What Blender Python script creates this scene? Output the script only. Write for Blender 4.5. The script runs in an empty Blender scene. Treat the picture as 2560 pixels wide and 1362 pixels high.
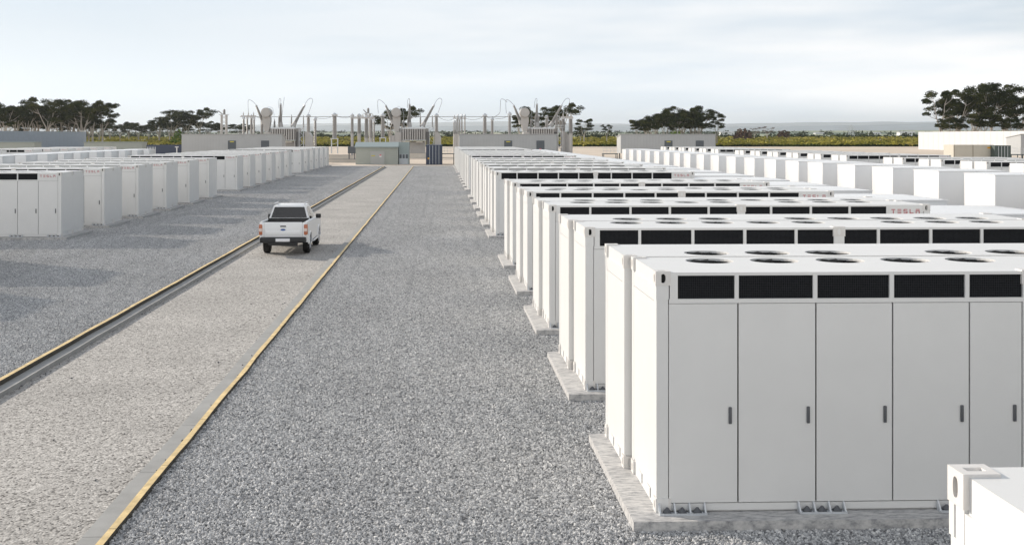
import bpy, bmesh, math, random
from mathutils import Vector, Matrix, noise
S = bpy.context.scene
COL = S.collection
R = math.radians
rnd = random.Random(7)

# ------------------------------------------------------------------ camera
F, CX, HY, TH, H = 2811.0, 1195.0, 341.0, R(2.025), 4.467     # focal px (2560 wide), optical axis column, horizon row, yaw, height
ct, st = math.cos(TH), math.sin(TH)
cam = bpy.data.objects.new('camera', bpy.data.cameras.new('camera')); COL.objects.link(cam)
cam.location = (0, 0, H)
cam.rotation_euler = (R(90), 0, -TH)
cam.data.sensor_width = 36; cam.data.sensor_fit = 'HORIZONTAL'
cam.data.lens = 36 * F / 2560
cam.data.shift_x = (1280 - CX) / 2560
cam.data.shift_y = -(681 - HY) / 2560
cam.data.clip_start = 0.1; cam.data.clip_end = 60000
S.camera = cam

# ------------------------------------------------------------------ sky and sun
SUN_EL, SUN_AZ = R(21), R(35)                  # light travels towards +x and -y
Ldir = Vector((math.cos(SUN_AZ) * math.cos(SUN_EL), -math.sin(SUN_AZ) * math.cos(SUN_EL), -math.sin(SUN_EL)))
w = bpy.data.worlds.new("World"); S.world = w; w.use_nodes = True
nt = w.node_tree; N = nt.nodes; LK = nt.links
N.clear()
out = N.new('ShaderNodeOutputWorld'); bg = N.new('ShaderNodeBackground')
sky = N.new('ShaderNodeTexSky'); sky.sky_type = 'NISHITA'; sky.sun_disc = False
sky.sun_elevation = SUN_EL
sky.sun_rotation = math.atan2(-Ldir.x, -Ldir.y)
sky.altitude = 0; sky.air_density = 1.0; sky.dust_density = .9; sky.ozone_density = 1.0
tc = N.new('ShaderNodeTexCoord')
mp = N.new('ShaderNodeMapping'); mp.inputs['Scale'].default_value = (1.0, 1.0, 7.0); mp.inputs['Rotation'].default_value = (0.0, R(-4), 0)
cn = N.new('ShaderNodeTexNoise'); cn.inputs['Scale'].default_value = 2.0; cn.inputs['Detail'].default_value = 4; cn.inputs['Roughness'].default_value = .55
cr = N.new('ShaderNodeValToRGB'); cr.color_ramp.elements[0].position = .40; cr.color_ramp.elements[1].position = .58
LK.new(tc.outputs['Generated'], mp.inputs['Vector']); LK.new(mp.outputs[0], cn.inputs['Vector']); LK.new(cn.outputs['Fac'], cr.inputs['Fac'])
# thin high veil everywhere, thicker streaks where the noise is high
sx = N.new('ShaderNodeSeparateXYZ'); LK.new(tc.outputs['Generated'], sx.inputs[0])
xr = N.new('ShaderNodeMapRange'); xr.inputs['From Min'].default_value = -.25; xr.inputs['From Max'].default_value = .45; xr.inputs['To Min'].default_value = .15; xr.inputs['To Max'].default_value = 1.0
LK.new(sx.outputs['X'], xr.inputs['Value'])
xc = N.new('ShaderNodeMapRange'); xc.interpolation_type = 'SMOOTHSTEP'; xc.inputs['From Min'].default_value = .42; xc.inputs['From Max'].default_value = .66; xc.inputs['To Min'].default_value = 1; xc.inputs['To Max'].default_value = 0; LK.new(sx.outputs['X'], xc.inputs['Value'])
mx_ = N.new('ShaderNodeMath'); mx_.operation = 'MULTIPLY'; LK.new(xr.outputs[0], mx_.inputs[0]); LK.new(xc.outputs[0], mx_.inputs[1])
mu = N.new('ShaderNodeMath'); mu.operation = 'MULTIPLY'; LK.new(cr.outputs['Color'], mu.inputs[0]); LK.new(mx_.outputs[0], mu.inputs[1])
# the veil thins towards the zenith and behind the camera, away from the sun
yr = N.new('ShaderNodeMapRange'); yr.interpolation_type = 'SMOOTHSTEP'; yr.inputs['From Min'].default_value = -.3; yr.inputs['From Max'].default_value = .75; yr.inputs['To Min'].default_value = .92; LK.new(sx.outputs['Y'], yr.inputs['Value'])
zr_ = N.new('ShaderNodeMapRange'); zr_.interpolation_type = 'SMOOTHSTEP'; zr_.inputs['From Min'].default_value = .20; zr_.inputs['From Max'].default_value = .72; zr_.inputs['To Min'].default_value = 1; zr_.inputs['To Max'].default_value = .3; LK.new(sx.outputs['Z'], zr_.inputs['Value'])
vy = N.new('ShaderNodeMath'); vy.operation = 'MULTIPLY'; LK.new(yr.outputs[0], vy.inputs[0]); LK.new(zr_.outputs[0], vy.inputs[1])
veil = N.new('ShaderNodeMixRGB'); xs_ = N.new('ShaderNodeMapRange'); xs_.interpolation_type = 'SMOOTHSTEP'; xs_.inputs['From Min'].default_value = .40; xs_.inputs['From Max'].default_value = .72; xs_.inputs['To Min'].default_value = .92; xs_.inputs['To Max'].default_value = .0; LK.new(sx.outputs['X'], xs_.inputs['Value'])
vf = N.new('ShaderNodeMath'); vf.operation = 'MULTIPLY'; LK.new(xs_.outputs[0], vf.inputs[0]); LK.new(vy.outputs[0], vf.inputs[1]); LK.new(vf.outputs[0], veil.inputs['Fac']); LK.new(sky.outputs[0], veil.inputs['Color1'])
veil.inputs['Color2'].default_value = (8.7, 9.75, 10.8, 1)
cl = N.new('ShaderNodeMixRGB'); cl.inputs['Color2'].default_value = (12.3, 12.3, 12.3, 1); LK.new(veil.outputs[0], cl.inputs['Color1']); LK.new(mu.outputs[0], cl.inputs['Fac'])
g1 = N.new('ShaderNodeMapRange'); g1.interpolation_type = 'SMOOTHSTEP'; g1.inputs['From Min'].default_value = -.9; g1.inputs['From Max'].default_value = .3; g1.inputs['To Min'].default_value = 1.4; g1.inputs['To Max'].default_value = 1.0; LK.new(sx.outputs['Y'], g1.inputs['Value'])
g2 = N.new('ShaderNodeMapRange'); g2.interpolation_type = 'SMOOTHSTEP'; g2.inputs['From Min'].default_value = .46; g2.inputs['From Max'].default_value = .85; g2.inputs['To Min'].default_value = 1.0; g2.inputs['To Max'].default_value = .75; LK.new(sx.outputs['X'], g2.inputs['Value'])
g5 = N.new('ShaderNodeMapRange'); g5.interpolation_type = 'SMOOTHSTEP'; g5.inputs['From Min'].default_value = 0; g5.inputs['From Max'].default_value = .10; g5.inputs['To Min'].default_value = 1.28; g5.inputs['To Max'].default_value = 1.0; LK.new(sx.outputs['Z'], g5.inputs['Value'])
g6 = N.new('ShaderNodeMath'); g6.operation = 'MULTIPLY'; LK.new(g5.outputs[0], g6.inputs[0])
wt = N.new('ShaderNodeMapRange'); wt.inputs['From Min'].default_value = -.5; wt.inputs['From Max'].default_value = .2; wt.inputs['To Min'].default_value = 1; wt.inputs['To Max'].default_value = 0; LK.new(sx.outputs['Y'], wt.inputs['Value'])
wm = N.new('ShaderNodeMixRGB'); wm.blend_type = 'MULTIPLY'; wm.inputs['Color2'].default_value = (1.07, .99, .92, 1); LK.new(wt.outputs[0], wm.inputs['Fac']); LK.new(cl.outputs[0], wm.inputs['Color1'])
g3 = N.new('ShaderNodeMath'); g3.operation = 'MULTIPLY'; LK.new(g1.outputs[0], g3.inputs[0]); LK.new(g2.outputs[0], g6.inputs[1]); LK.new(g6.outputs[0], g3.inputs[1])
g4 = N.new('ShaderNodeVectorMath'); g4.operation = 'SCALE'; LK.new(wm.outputs[0], g4.inputs[0]); LK.new(g3.outputs[0], g4.inputs['Scale'])
LK.new(g4.outputs[0], bg.inputs['Color']); bg.inputs['Strength'].default_value = 0.085
LK.new(bg.outputs[0], out.inputs['Surface'])
sun = bpy.data.objects.new('sun', bpy.data.lights.new('sun', 'SUN')); COL.objects.link(sun)
sun.data.energy = 4.6; sun.data.angle = R(1.3); sun.data.color = (1.0, .90, .78)
sun.rotation_euler = Ldir.to_track_quat('-Z', 'Y').to_euler()
S.view_settings.view_transform = 'Standard'; S.view_settings.look = 'None'
S.view_settings.exposure = 0.07; S.view_settings.gamma = 1.0; S.view_settings.use_curve_mapping = False
S.cycles.max_bounces = 6; S.cycles.diffuse_bounces = 3; S.cycles.glossy_bounces = 2; S.cycles.volume_bounces = 0
S.cycles.transparent_max_bounces = 4

# ------------------------------------------------------------------ helpers
def P(u, v, D):
    """world point seen at photo pixel (u, v) at distance D along the optical axis"""
    r = (u - CX) / F * D
    return Vector((D * st + r * ct, D * ct - r * st, H - (v - HY) / F * D))

MATS = {}
def mat(name, col, rough=.5, metal=0, var=0, vscale=3, bump=0, bscale=60, bdist=.01, spec=.5, obj_var=0, builder=None):
    if name in MATS: return MATS[name]
    m = bpy.data.materials.new(name); m.use_nodes = True; MATS[name] = m
    t = m.node_tree; n = t.nodes; l = t.links; b = n['Principled BSDF']
    b.inputs['Base Color'].default_value = (*col, 1); b.inputs['Roughness'].default_value = rough
    b.inputs['Metallic'].default_value = metal; b.inputs['Specular IOR Level'].default_value = spec
    if var or bump:
        c = n.new('ShaderNodeTexCoord')
    if var:
        z = n.new('ShaderNodeTexNoise'); z.inputs['Scale'].default_value = vscale; z.inputs['Detail'].default_value = 6; z.inputs['Roughness'].default_value = .6
        l.new(c.outputs['Object'], z.inputs['Vector'])
        mr = n.new('ShaderNodeMapRange'); mr.inputs['From Min'].default_value = .3; mr.inputs['From Max'].default_value = .7
        mr.inputs['To Min'].default_value = 1 - var; mr.inputs['To Max'].default_value = 1 + var * .6
        l.new(z.outputs['Fac'], mr.inputs['Value'])
        mx = n.new('ShaderNodeVectorMath'); mx.operation = 'SCALE'; mx.inputs[0].default_value = col
        l.new(mr.outputs[0], mx.inputs['Scale']); l.new(mx.outputs[0], b.inputs['Base Color'])
    if bump:
        z2 = n.new('ShaderNodeTexNoise'); z2.inputs['Scale'].default_value = bscale; z2.inputs['Detail'].default_value = 5
        l.new(c.outputs['Object'], z2.inputs['Vector'])
        bp = n.new('ShaderNodeBump'); bp.inputs['Strength'].default_value = bump; bp.inputs['Distance'].default_value = bdist
        l.new(z2.outputs['Fac'], bp.inputs['Height']); l.new(bp.outputs[0], b.inputs['Normal'])
    if builder: builder(n, l, b)
    return m

def ramp(n, pts):
    r = n.new('ShaderNodeValToRGB'); e = r.color_ramp.elements
    e[0].position, e[0].color = pts[0][0], (*pts[0][1], 1); e[1].position, e[1].color = pts[-1][0], (*pts[-1][1], 1)
    for p, c in pts[1:-1]:
        k = e.new(p); k.color = (*c, 1)
    return r

def tag(o, label=None, cat=None, group=None, kind=None):
    if label: o['label'] = label
    if cat: o['category'] = cat
    if group: o['group'] = group
    if kind: o['kind'] = kind
    return o

def empty(name, loc=(0, 0, 0), rz=0):
    o = bpy.data.objects.new(name, None); COL.objects.link(o); o.location = loc; o.rotation_euler = (0, 0, rz); o.empty_display_size = .3
    return o

class MB:
    def __init__(s): s.v = []; s.f = []
    def add(s, vs, fs):
        k = len(s.v); s.v += [tuple(p) for p in vs]; s.f += [tuple(i + k for i in f) for f in fs]; return s
    def box(s, x0, x1, y0, y1, z0, z1):
        return s.add([(x0,y0,z0),(x1,y0,z0),(x1,y1,z0),(x0,y1,z0),(x0,y0,z1),(x1,y0,z1),(x1,y1,z1),(x0,y1,z1)],
                     [(3,2,1,0),(4,5,6,7),(0,1,5,4),(1,2,6,5),(2,3,7,6),(3,0,4,7)])
    def rbox(s, x0, x1, y0, y1, z0, z1, r=.02, seg=2):
        bm = bmesh.new(); bmesh.ops.create_cube(bm, size=1)
        for v in bm.verts: v.co = ((x0+x1)/2 + v.co.x*(x1-x0), (y0+y1)/2 + v.co.y*(y1-y0), (z0+z1)/2 + v.co.z*(z1-z0))
        bmesh.ops.bevel(bm, geom=list(bm.edges), offset=r, segments=seg, profile=.5, affect='EDGES')
        return s.bm(bm)
    def bm(s, bm, M=None):
        bm.verts.index_update()
        s.add([(M @ v.co if M else v.co) for v in bm.verts], [[v.index for v in f.verts] for f in bm.faces]); bm.free(); return s
    def tube(s, pts, r, n=8, caps=True):
        """round tube through points; r a number or one radius per point"""
        pts = [Vector(p) for p in pts]; k0 = len(s.v)
        rs = r if isinstance(r, (list, tuple)) else [r] * len(pts)
        ref = None
        for i, p in enumerate(pts):
            d = (pts[min(i+1, len(pts)-1)] - pts[max(i-1, 0)]).normalized()
            if ref is None: ref = Vector((0, 0, 1)) if abs(d.z) < .9 else Vector((1, 0, 0))
            a = d.cross(ref).normalized(); b = d.cross(a).normalized(); ref = -b if False else ref
            for j in range(n):
                t = 2*math.pi*j/n; s.v.append(tuple(p + (a*math.cos(t) + b*math.sin(t))*rs[i]))
        for i in range(len(pts)-1):
            for j in range(n):
                q = (j+1) % n; s.f.append((k0+i*n+j, k0+i*n+q, k0+(i+1)*n+q, k0+(i+1)*n+j))
        if caps:
            s.f.append(tuple(k0+j for j in range(n))[::-1]); s.f.append(tuple(k0+(len(pts)-1)*n+j for j in range(n)))
        return s
    def prism(s, poly, axis, a0, a1):
        """extrude a 2-D polygon along axis"""
        n = len(poly)
        def mk(p, a): return {'x': (a, p[0], p[1]), 'y': (p[0], a, p[1]), 'z': (p[0], p[1], a)}[axis]
        return s.add([mk(p, a0) for p in poly] + [mk(p, a1) for p in poly],
                     [tuple(range(n))[::-1], tuple(range(n, 2*n))] + [(i, (i+1) % n, n+(i+1) % n, n+i) for i in range(n)])
    def holed(s, rect, loop, put, depth, cap=False):
        """rectangle face with a hole: rect=(a0,a1,b0,b1), loop=list of (a,b), put(a,b,d)->xyz; hole walls go `depth` in"""
        a0, a1, b0, b1 = rect; ca = sum(p[0] for p in loop)/len(loop); cb = sum(p[1] for p in loop)/len(loop)
        outer = []
        for (a, b) in loop:
            da, db = a-ca, b-cb; t = 1e9
            if da > 1e-9: t = min(t, (a1-ca)/da)
            if da < -1e-9: t = min(t, (a0-ca)/da)
            if db > 1e-9: t = min(t, (b1-cb)/db)
            if db < -1e-9: t = min(t, (b0-cb)/db)
            outer.append((ca+da*t, cb+db*t))
        n = len(loop); k = len(s.v)
        s.v += [put(a, b, 0) for a, b in outer] + [put(a, b, 0) for a, b in loop] + [put(a, b, depth) for a, b in loop]
        cor = [(a0,b0),(a1,b0),(a1,b1),(a0,b1)]
        for i in range(n):
            j = (i+1) % n; o1, o2 = outer[i], outer[j]
            c = None
            if abs(o1[0]-o2[0]) > 1e-6 and abs(o1[1]-o2[1]) > 1e-6:
                c = min(cor, key=lambda q: (q[0]-(o1[0]+o2[0])/2)**2 + (q[1]-(o1[1]+o2[1])/2)**2)
            if c:
                s.v.append(put(c[0], c[1], 0)); s.f.append((k+i, len(s.v)-1, k+j, k+n+j, k+n+i))
            else: s.f.append((k+i, k+j, k+n+j, k+n+i))
            s.f.append((k+n+i, k+n+j, k+2*n+j, k+2*n+i))
        if cap: s.f.append(tuple(k+2*n+i for i in range(n)))
        return s
    def mesh(s, name, m, smooth=35):
        me = bpy.data.meshes.new(name); me.from_pydata(s.v, [], s.f); me.validate()
        bm = bmesh.new(); bm.from_mesh(me); bmesh.ops.recalc_face_normals(bm, faces=bm.faces); bm.to_mesh(me); bm.free()
        if smooth:
            me.polygons.foreach_set('use_smooth', [True]*len(me.polygons)); me.set_sharp_from_angle(angle=R(smooth))
        if m: me.materials.append(m)
        return me
    def obj(s, name, m, parent=None, smooth=35, loc=None):
        o = bpy.data.objects.new(name, s.mesh(name, m, smooth)); COL.objects.link(o)
        if parent: o.parent = parent
        if loc: o.location = loc
        return o

KIDS = {}
def kids(o):
    return [c for c in o.children]
def copy_tree(o, parent=None, cache={}):
    c = o.copy(); COL.objects.link(c); c.parent = parent
    for ch in kids(o): copy_tree(ch, c)
    return c

# ------------------------------------------------------------------ materials
white = mat('white_paint', (.765, .765, .755), .38, var=.03, vscale=1.3)
cast_m = mat('casting_paint', (.74, .72, .695), .5, var=.05, vscale=9)
smoothw = mat('white_panel', (.82, .825, .83), .25, var=.02, vscale=.8)
black = mat('black_void', (.01, .01, .01), .9)  # black standing for the shade in door gaps and casting holes
dark = mat('fan_black', (.012, .012, .013), .8, spec=.1)
hand = mat('handle_grey', (.10, .105, .115), .45)
red = mat('logo_red', (.45, .06, .08), .4)
galv = mat('galvanised', (.62, .65, .68), .35, .3)
grille = mat('vent_mesh', (.02, .02, .022), .85, spec=.08)
def grille_b(m):
    n = m.node_tree.nodes; l = m.node_tree.links; b = n['Principled BSDF']
    c = n.new('ShaderNodeTexCoord'); br = n.new('ShaderNodeTexBrick'); br.offset = 0
    br.inputs['Color1'].default_value = (.006, .006, .007, 1); br.inputs['Color2'].default_value = (.012, .012, .014, 1); br.inputs['Mortar'].default_value = (.035, .038, .042, 1)
    br.inputs['Scale'].default_value = 1; br.inputs['Brick Width'].default_value = .022; br.inputs['Row Height'].default_value = .02; br.inputs['Mortar Size'].default_value = .0022
    mp_ = n.new('ShaderNodeMapping'); mp_.inputs['Rotation'].default_value = (R(90), 0, 0)
    l.new(c.outputs['Object'], mp_.inputs['Vector']); l.new(mp_.outputs[0], br.inputs['Vector']); l.new(br.outputs['Color'], b.inputs['Base Color'])
grille_b(grille)
def concrete_b(n, l, b):
    c = n.new('ShaderNodeTexCoord'); z = n.new('ShaderNodeTexNoise'); z.inputs['Scale'].default_value = 7; z.inputs['Detail'].default_value = 10; z.inputs['Roughness'].default_value = .7
    mp_ = n.new('ShaderNodeMapping'); mp_.inputs['Scale'].default_value = (1, 3.2, 1.5)
    r = ramp(n, [(.30, (.17, .17, .175)), (.42, (.34, .34, .345)), (.50, (.48, .475, .47)), (.62, (.60, .59, .575))])
    l.new(c.outputs['Object'], mp_.inputs['Vector']); l.new(mp_.outputs[0], z.inputs['Vector']); l.new(z.outputs['Fac'], r.inputs['Fac']); l.new(r.outputs[0], b.inputs['Base Color'])
    z2 = n.new('ShaderNodeTexNoise'); z2.inputs['Scale'].default_value = 25; z2.inputs['Detail'].default_value = 6; l.new(c.outputs['Object'], z2.inputs['Vector'])
    bp = n.new('ShaderNodeBump'); bp.inputs['Strength'].default_value = .5; bp.inputs['Distance'].default_value = .01
    l.new(z2.outputs['Fac'], bp.inputs['Height']); l.new(bp.outputs[0], b.inputs['Normal'])
concrete = mat('slab_concrete', (.4, .4, .4), .85, builder=concrete_b)
kerbc = mat('kerb_concrete', (.36, .36, .35), .8, var=.15, vscale=2.2, bump=.3, bscale=30, bdist=.004)
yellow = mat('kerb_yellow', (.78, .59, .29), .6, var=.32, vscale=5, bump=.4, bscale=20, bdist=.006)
kerbd = mat('kerb_side_shaded', (.075, .068, .055), .9, var=.2, vscale=6)  # edging's upright faces: their shade is put into this near-black colour

def gravel_b(n, l, b):
    c = n.new('ShaderNodeTexCoord')
    v = n.new('ShaderNodeTexVoronoi'); v.inputs['Scale'].default_value = 24; l.new(c.outputs['Object'], v.inputs['Vector'])
    hs = n.new('ShaderNodeSeparateColor'); l.new(v.outputs['Color'], hs.inputs[0])
    r = ramp(n, [(0, (.12, .125, .13)), (.5, (.26, .26, .265)), (1, (.42, .42, .41))]); l.new(hs.outputs[0], r.inputs['Fac'])
    z = n.new('ShaderNodeTexNoise'); z.inputs['Scale'].default_value = .35; z.inputs['Detail'].default_value = 4; l.new(c.outputs['Object'], z.inputs['Vector'])
    mr = n.new('ShaderNodeMapRange'); mr.inputs['To Min'].default_value = .75; mr.inputs['To Max'].default_value = 1.2; l.new(z.outputs['Fac'], mr.inputs['Value'])
    mx = n.new('ShaderNodeVectorMath'); mx.operation = 'SCALE'; l.new(r.outputs[0], mx.inputs[0]); l.new(mr.outputs[0], mx.inputs['Scale']); l.new(mx.outputs[0], b.inputs['Base Color'])
    bp = n.new('ShaderNodeBump'); bp.inputs['Strength'].default_value = 1; bp.inputs['Distance'].default_value = .03; bp.invert = True
    l.new(v.outputs['Distance'], bp.inputs['Height']); l.new(bp.outputs[0], b.inputs['Normal'])
gravel_m = mat('gravel_bed', (.3, .3, .3), .95, builder=gravel_b)
def stone_b(n, l, b):
    a = n.new('ShaderNodeAttribute'); a.attribute_name = 'tone'; a.attribute_type = 'GEOMETRY'
    r = ramp(n, [(0, (.15, .155, .162)), (.25, (.33, .335, .342)), (.75, (.525, .529, .534)), (1, (.78, .775, .76))]); l.new(a.outputs['Fac'], r.inputs['Fac'])
    c = n.new('ShaderNodeTexCoord'); z = n.new('ShaderNodeTexNoise'); z.inputs['Scale'].default_value = 70; z.inputs['Detail'].default_value = 4; l.new(c.outputs['Object'], z.inputs['Vector'])
    mr = n.new('ShaderNodeMapRange'); mr.inputs['To Min'].default_value = .75; mr.inputs['To Max'].default_value = 1.25; l.new(z.outputs['Fac'], mr.inputs['Value'])
    ge = n.new('ShaderNodeNewGeometry'); z4 = n.new('ShaderNodeTexNoise'); z4.inputs['Scale'].default_value = .45; z4.inputs['Detail'].default_value = 5
    mp_ = n.new('ShaderNodeMapping'); mp_.inputs['Scale'].default_value = (1, .35, 1); l.new(ge.outputs['Position'], mp_.inputs['Vector']); l.new(mp_.outputs[0], z4.inputs['Vector'])
    m4 = n.new('ShaderNodeMapRange'); m4.inputs['From Min'].default_value = .3; m4.inputs['From Max'].default_value = .7; m4.inputs['To Min'].default_value = .90; m4.inputs['To Max'].default_value = 1.07; l.new(z4.outputs['Fac'], m4.inputs['Value'])
    m5 = n.new('ShaderNodeMath'); m5.operation = 'MULTIPLY'; l.new(mr.outputs[0], m5.inputs[0]); l.new(m4.outputs[0], m5.inputs[1])
    mx = n.new('ShaderNodeVectorMath'); mx.operation = 'SCALE'; l.new(r.outputs[0], mx.inputs[0]); l.new(m5.outputs[0], mx.inputs['Scale']); l.new(mx.outputs[0], b.inputs['Base Color'])
stone_m = mat('stone', (.3, .3, .3), .8, builder=stone_b)
def road_b(n, l, b):
    c = n.new('ShaderNodeTexCoord')
    v = n.new('ShaderNodeTexVoronoi'); v.inputs['Scale'].default_value = 34; v.inputs['Randomness'].default_value = 1; l.new(c.outputs['Object'], v.inputs['Vector'])
    hs = n.new('ShaderNodeSeparateColor'); l.new(v.outputs['Color'], hs.inputs[0])
    r = ramp(n, [(0, (.09, .085, .08)), (.10, (.17, .16, .15)), (.22, (.375, .36, .34)), (.75, (.49, .472, .445)), (1, (.61, .59, .56))]); l.new(hs.outputs[0], r.inputs['Fac'])
    z = n.new('ShaderNodeTexNoise'); z.inputs['Scale'].default_value = 9; z.inputs['Detail'].default_value = 6; z.inputs['Roughness'].default_value = .7; l.new(c.outputs['Object'], z.inputs['Vector'])
    m1 = n.new('ShaderNodeMapRange'); m1.inputs['From Min'].default_value = .3; m1.inputs['From Max'].default_value = .6; m1.inputs['To Min'].default_value = .6; m1.inputs['To Max'].default_value = 1.12; l.new(z.outputs['Fac'], m1.inputs['Value'])
    z3 = n.new('ShaderNodeTexNoise'); z3.inputs['Scale'].default_value = .4; z3.inputs['Detail'].default_value = 4; l.new(c.outputs['Object'], z3.inputs['Vector'])
    mr = n.new('ShaderNodeMapRange'); mr.inputs['From Min'].default_value = .3; mr.inputs['From Max'].default_value = .7; mr.inputs['To Min'].default_value = .88; mr.inputs['To Max'].default_value = 1.12; l.new(z3.outputs['Fac'], mr.inputs['Value'])
    mm = n.new('ShaderNodeMath'); mm.operation = 'MULTIPLY'; l.new(m1.outputs[0], mm.inputs[0]); l.new(mr.outputs[0], mm.inputs[1])
    mx = n.new('ShaderNodeVectorMath'); mx.operation = 'SCALE'; l.new(r.outputs[0], mx.inputs[0]); l.new(mm.outputs[0], mx.inputs['Scale']); l.new(mx.outputs[0], b.inputs['Base Color'])
    bp = n.new('ShaderNodeBump'); bp.inputs['Strength'].default_value = .6; bp.inputs['Distance'].default_value = .012; bp.invert = True
    l.new(v.outputs['Distance'], bp.inputs['Height']); l.new(bp.outputs[0], b.inputs['Normal'])
road_m = mat('crushed_rock', (.4, .38, .35), .9, builder=road_b)
sand_m = mat('sand', (.66, .56, .455), .95, var=.16, vscale=.05)
def scrub_b(n, l, b):
    c = n.new('ShaderNodeTexCoord'); z = n.new('ShaderNodeTexNoise'); z.inputs['Scale'].default_value = .06; z.inputs['Detail'].default_value = 8; l.new(c.outputs['Object'], z.inputs['Vector'])
    r = ramp(n, [(.35, (.055, .06, .02)), (.5, (.13, .12, .035)), (.65, (.24, .20, .09))]); l.new(z.outputs['Fac'], r.inputs['Fac']); l.new(r.outputs[0], b.inputs['Base Color'])
scrubg_m = mat('scrub_soil', (.1, .1, .04), .95, builder=scrub_b)
def hill_b(n, l, b):
    c = n.new('ShaderNodeTexCoord'); z = n.new('ShaderNodeTexNoise'); z.inputs['Scale'].default_value = .0016; z.inputs['Detail'].default_value = 8; z.inputs['Roughness'].default_value = .65
    mp_ = n.new('ShaderNodeMapping'); mp_.inputs['Scale'].default_value = (1, .35, 4)
    l.new(c.outputs['Object'], mp_.inputs['Vector']); l.new(mp_.outputs[0], z.inputs['Vector'])
    r = ramp(n, [(.38, (.07, .11, .09)), (.48, (.16, .21, .13)), (.54, (.34, .36, .24)), (.7, (.50, .47, .36))]); l.new(z.outputs['Fac'], r.inputs['Fac']); l.new(r.outputs[0], b.inputs['Base Color'])
hill_m = mat('hill_fields', (.1, .14, .1), .95, builder=hill_b)
hazed_forest_m = mat('hazed_hill_forest', (.26, .31, .34), .95, var=.3, vscale=.004)  # pale blue-grey puts some of the distance haze into the forest colour

# ------------------------------------------------------------------ the ground
XL0, XL1, XL2 = -7.98, -7.887, -7.655      # left kerb: yellow from XL0 to XL1, concrete to XL2
XR0, XR1, XR2 = -3.993, -3.697, -3.61      # right kerb: concrete from XR0 to XR1, yellow to XR2
ROAD_END = 166.0; ZR = -.11
def sheet(name, m, xs, ys, z=0, zf=None):
    b = MB(); nx = len(xs)
    b.v = [(x, y, (zf(x, y) if zf else z)) for y in ys for x in xs]
    b.f = [(j*nx+i, j*nx+i+1, (j+1)*nx+i+1, (j+1)*nx+i) for j in range(len(ys)-1) for i in range(nx-1)]
    return tag(b.obj(name, m, smooth=60), kind='structure')
GRX = [-400, -200, -60, 0, 60, 200, 400]
def gz(x, y):
    base = ZR - .02
    if y > 495: base += min(1, (y-495)/500) * 3.6
    return base
sheet('ground', sand_m, [-30000, -3000, -900, -400, 0, 400, 900, 3000, 30000], [-200, 0, 200, 495, 520], zf=gz)
sheet('scrubland', scrubg_m, [-30000, -3000, -900, -400, 0, 400, 900, 3000, 30000], [520, 560, 700, 995, 1400, 3000, 32000], zf=gz)
sheet('road', road_m, [XL2 - .1, XR0 + .1], [-5, 60, ROAD_END + .3], ZR)
sheet('cross_road', road_m, [-34, 60], [ROAD_END + .3, 176.5], ZR)
def gbed(name, x0, x1):
    b = MB(); b.box(x0, x1, -5, 168.2, ZR - .03, 0)
    return tag(b.obj(name, gravel_m, smooth=0), kind='structure')
gbed('gravel_ground', -75, XL0 + .01); gbed('gravel_ground', XR2 - .01, 62)

# kerbs: concrete gutter strip with a raised yellow edging, cast in lengths
def kerb(x0, x1, ye0, ye1, name):
    b = MB(); y_ = MB(); L = 2.44; y = 3.0; k = 0
    while y < ROAD_END:
        y1 = min(y + L - .012, ROAD_END); n = 4
        for q in range(n):
            ya, yb = y + (y1-y)*q/n, y + (y1-y)*(q+1)/n
            wv = lambda t: .012*noise.noise(Vector((t*.45, x0, 0))) * 2
            wa, wb = wv(ya), wv(yb)
            for (tgt, a, c, zb, zt) in ((b, x0, x1, ZR-.05, -.02), (y_, ye0, ye1, ZR-.04, .07)):
                ea = .011*noise.noise(Vector((ya*2.3, a, 4))); eb = .011*noise.noise(Vector((yb*2.3, a, 4)))
                tgt.add([(a+wa+ea, ya, zb), (c+wa-ea, ya, zb), (c+wb-eb, yb, zb), (a+wb+eb, yb, zb), (a+wa+ea, ya, zt), (c+wa-ea, ya, zt), (c+wb-eb, yb, zt), (a+wb+eb, yb, zt)],
                        [(4,5,6,7), (1,2,6,5), (3,0,4,7)] + ([(0,1,5,4)] if q == 0 else []) + ([(2,3,7,6)] if q == n-1 else []))
        y += L
    o = tag(b.obj(name, kerbc, smooth=0), kind='structure')
    return o, y_
o, y_ = kerb(XL1, XL2, XL0, XL1 + .001, 'kerb'); 
def kerb_edge(y_, parent, x0, x1):
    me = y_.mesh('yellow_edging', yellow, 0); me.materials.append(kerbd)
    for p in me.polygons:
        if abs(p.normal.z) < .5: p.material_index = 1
    e = bpy.data.objects.new('yellow_edging', me); COL.objects.link(e); e.parent = parent
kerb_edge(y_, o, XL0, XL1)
o, y_ = kerb(XR0, XR1, XR1 - .001, XR2, 'kerb'); kerb_edge(y_, o, XR1, XR2)

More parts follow.
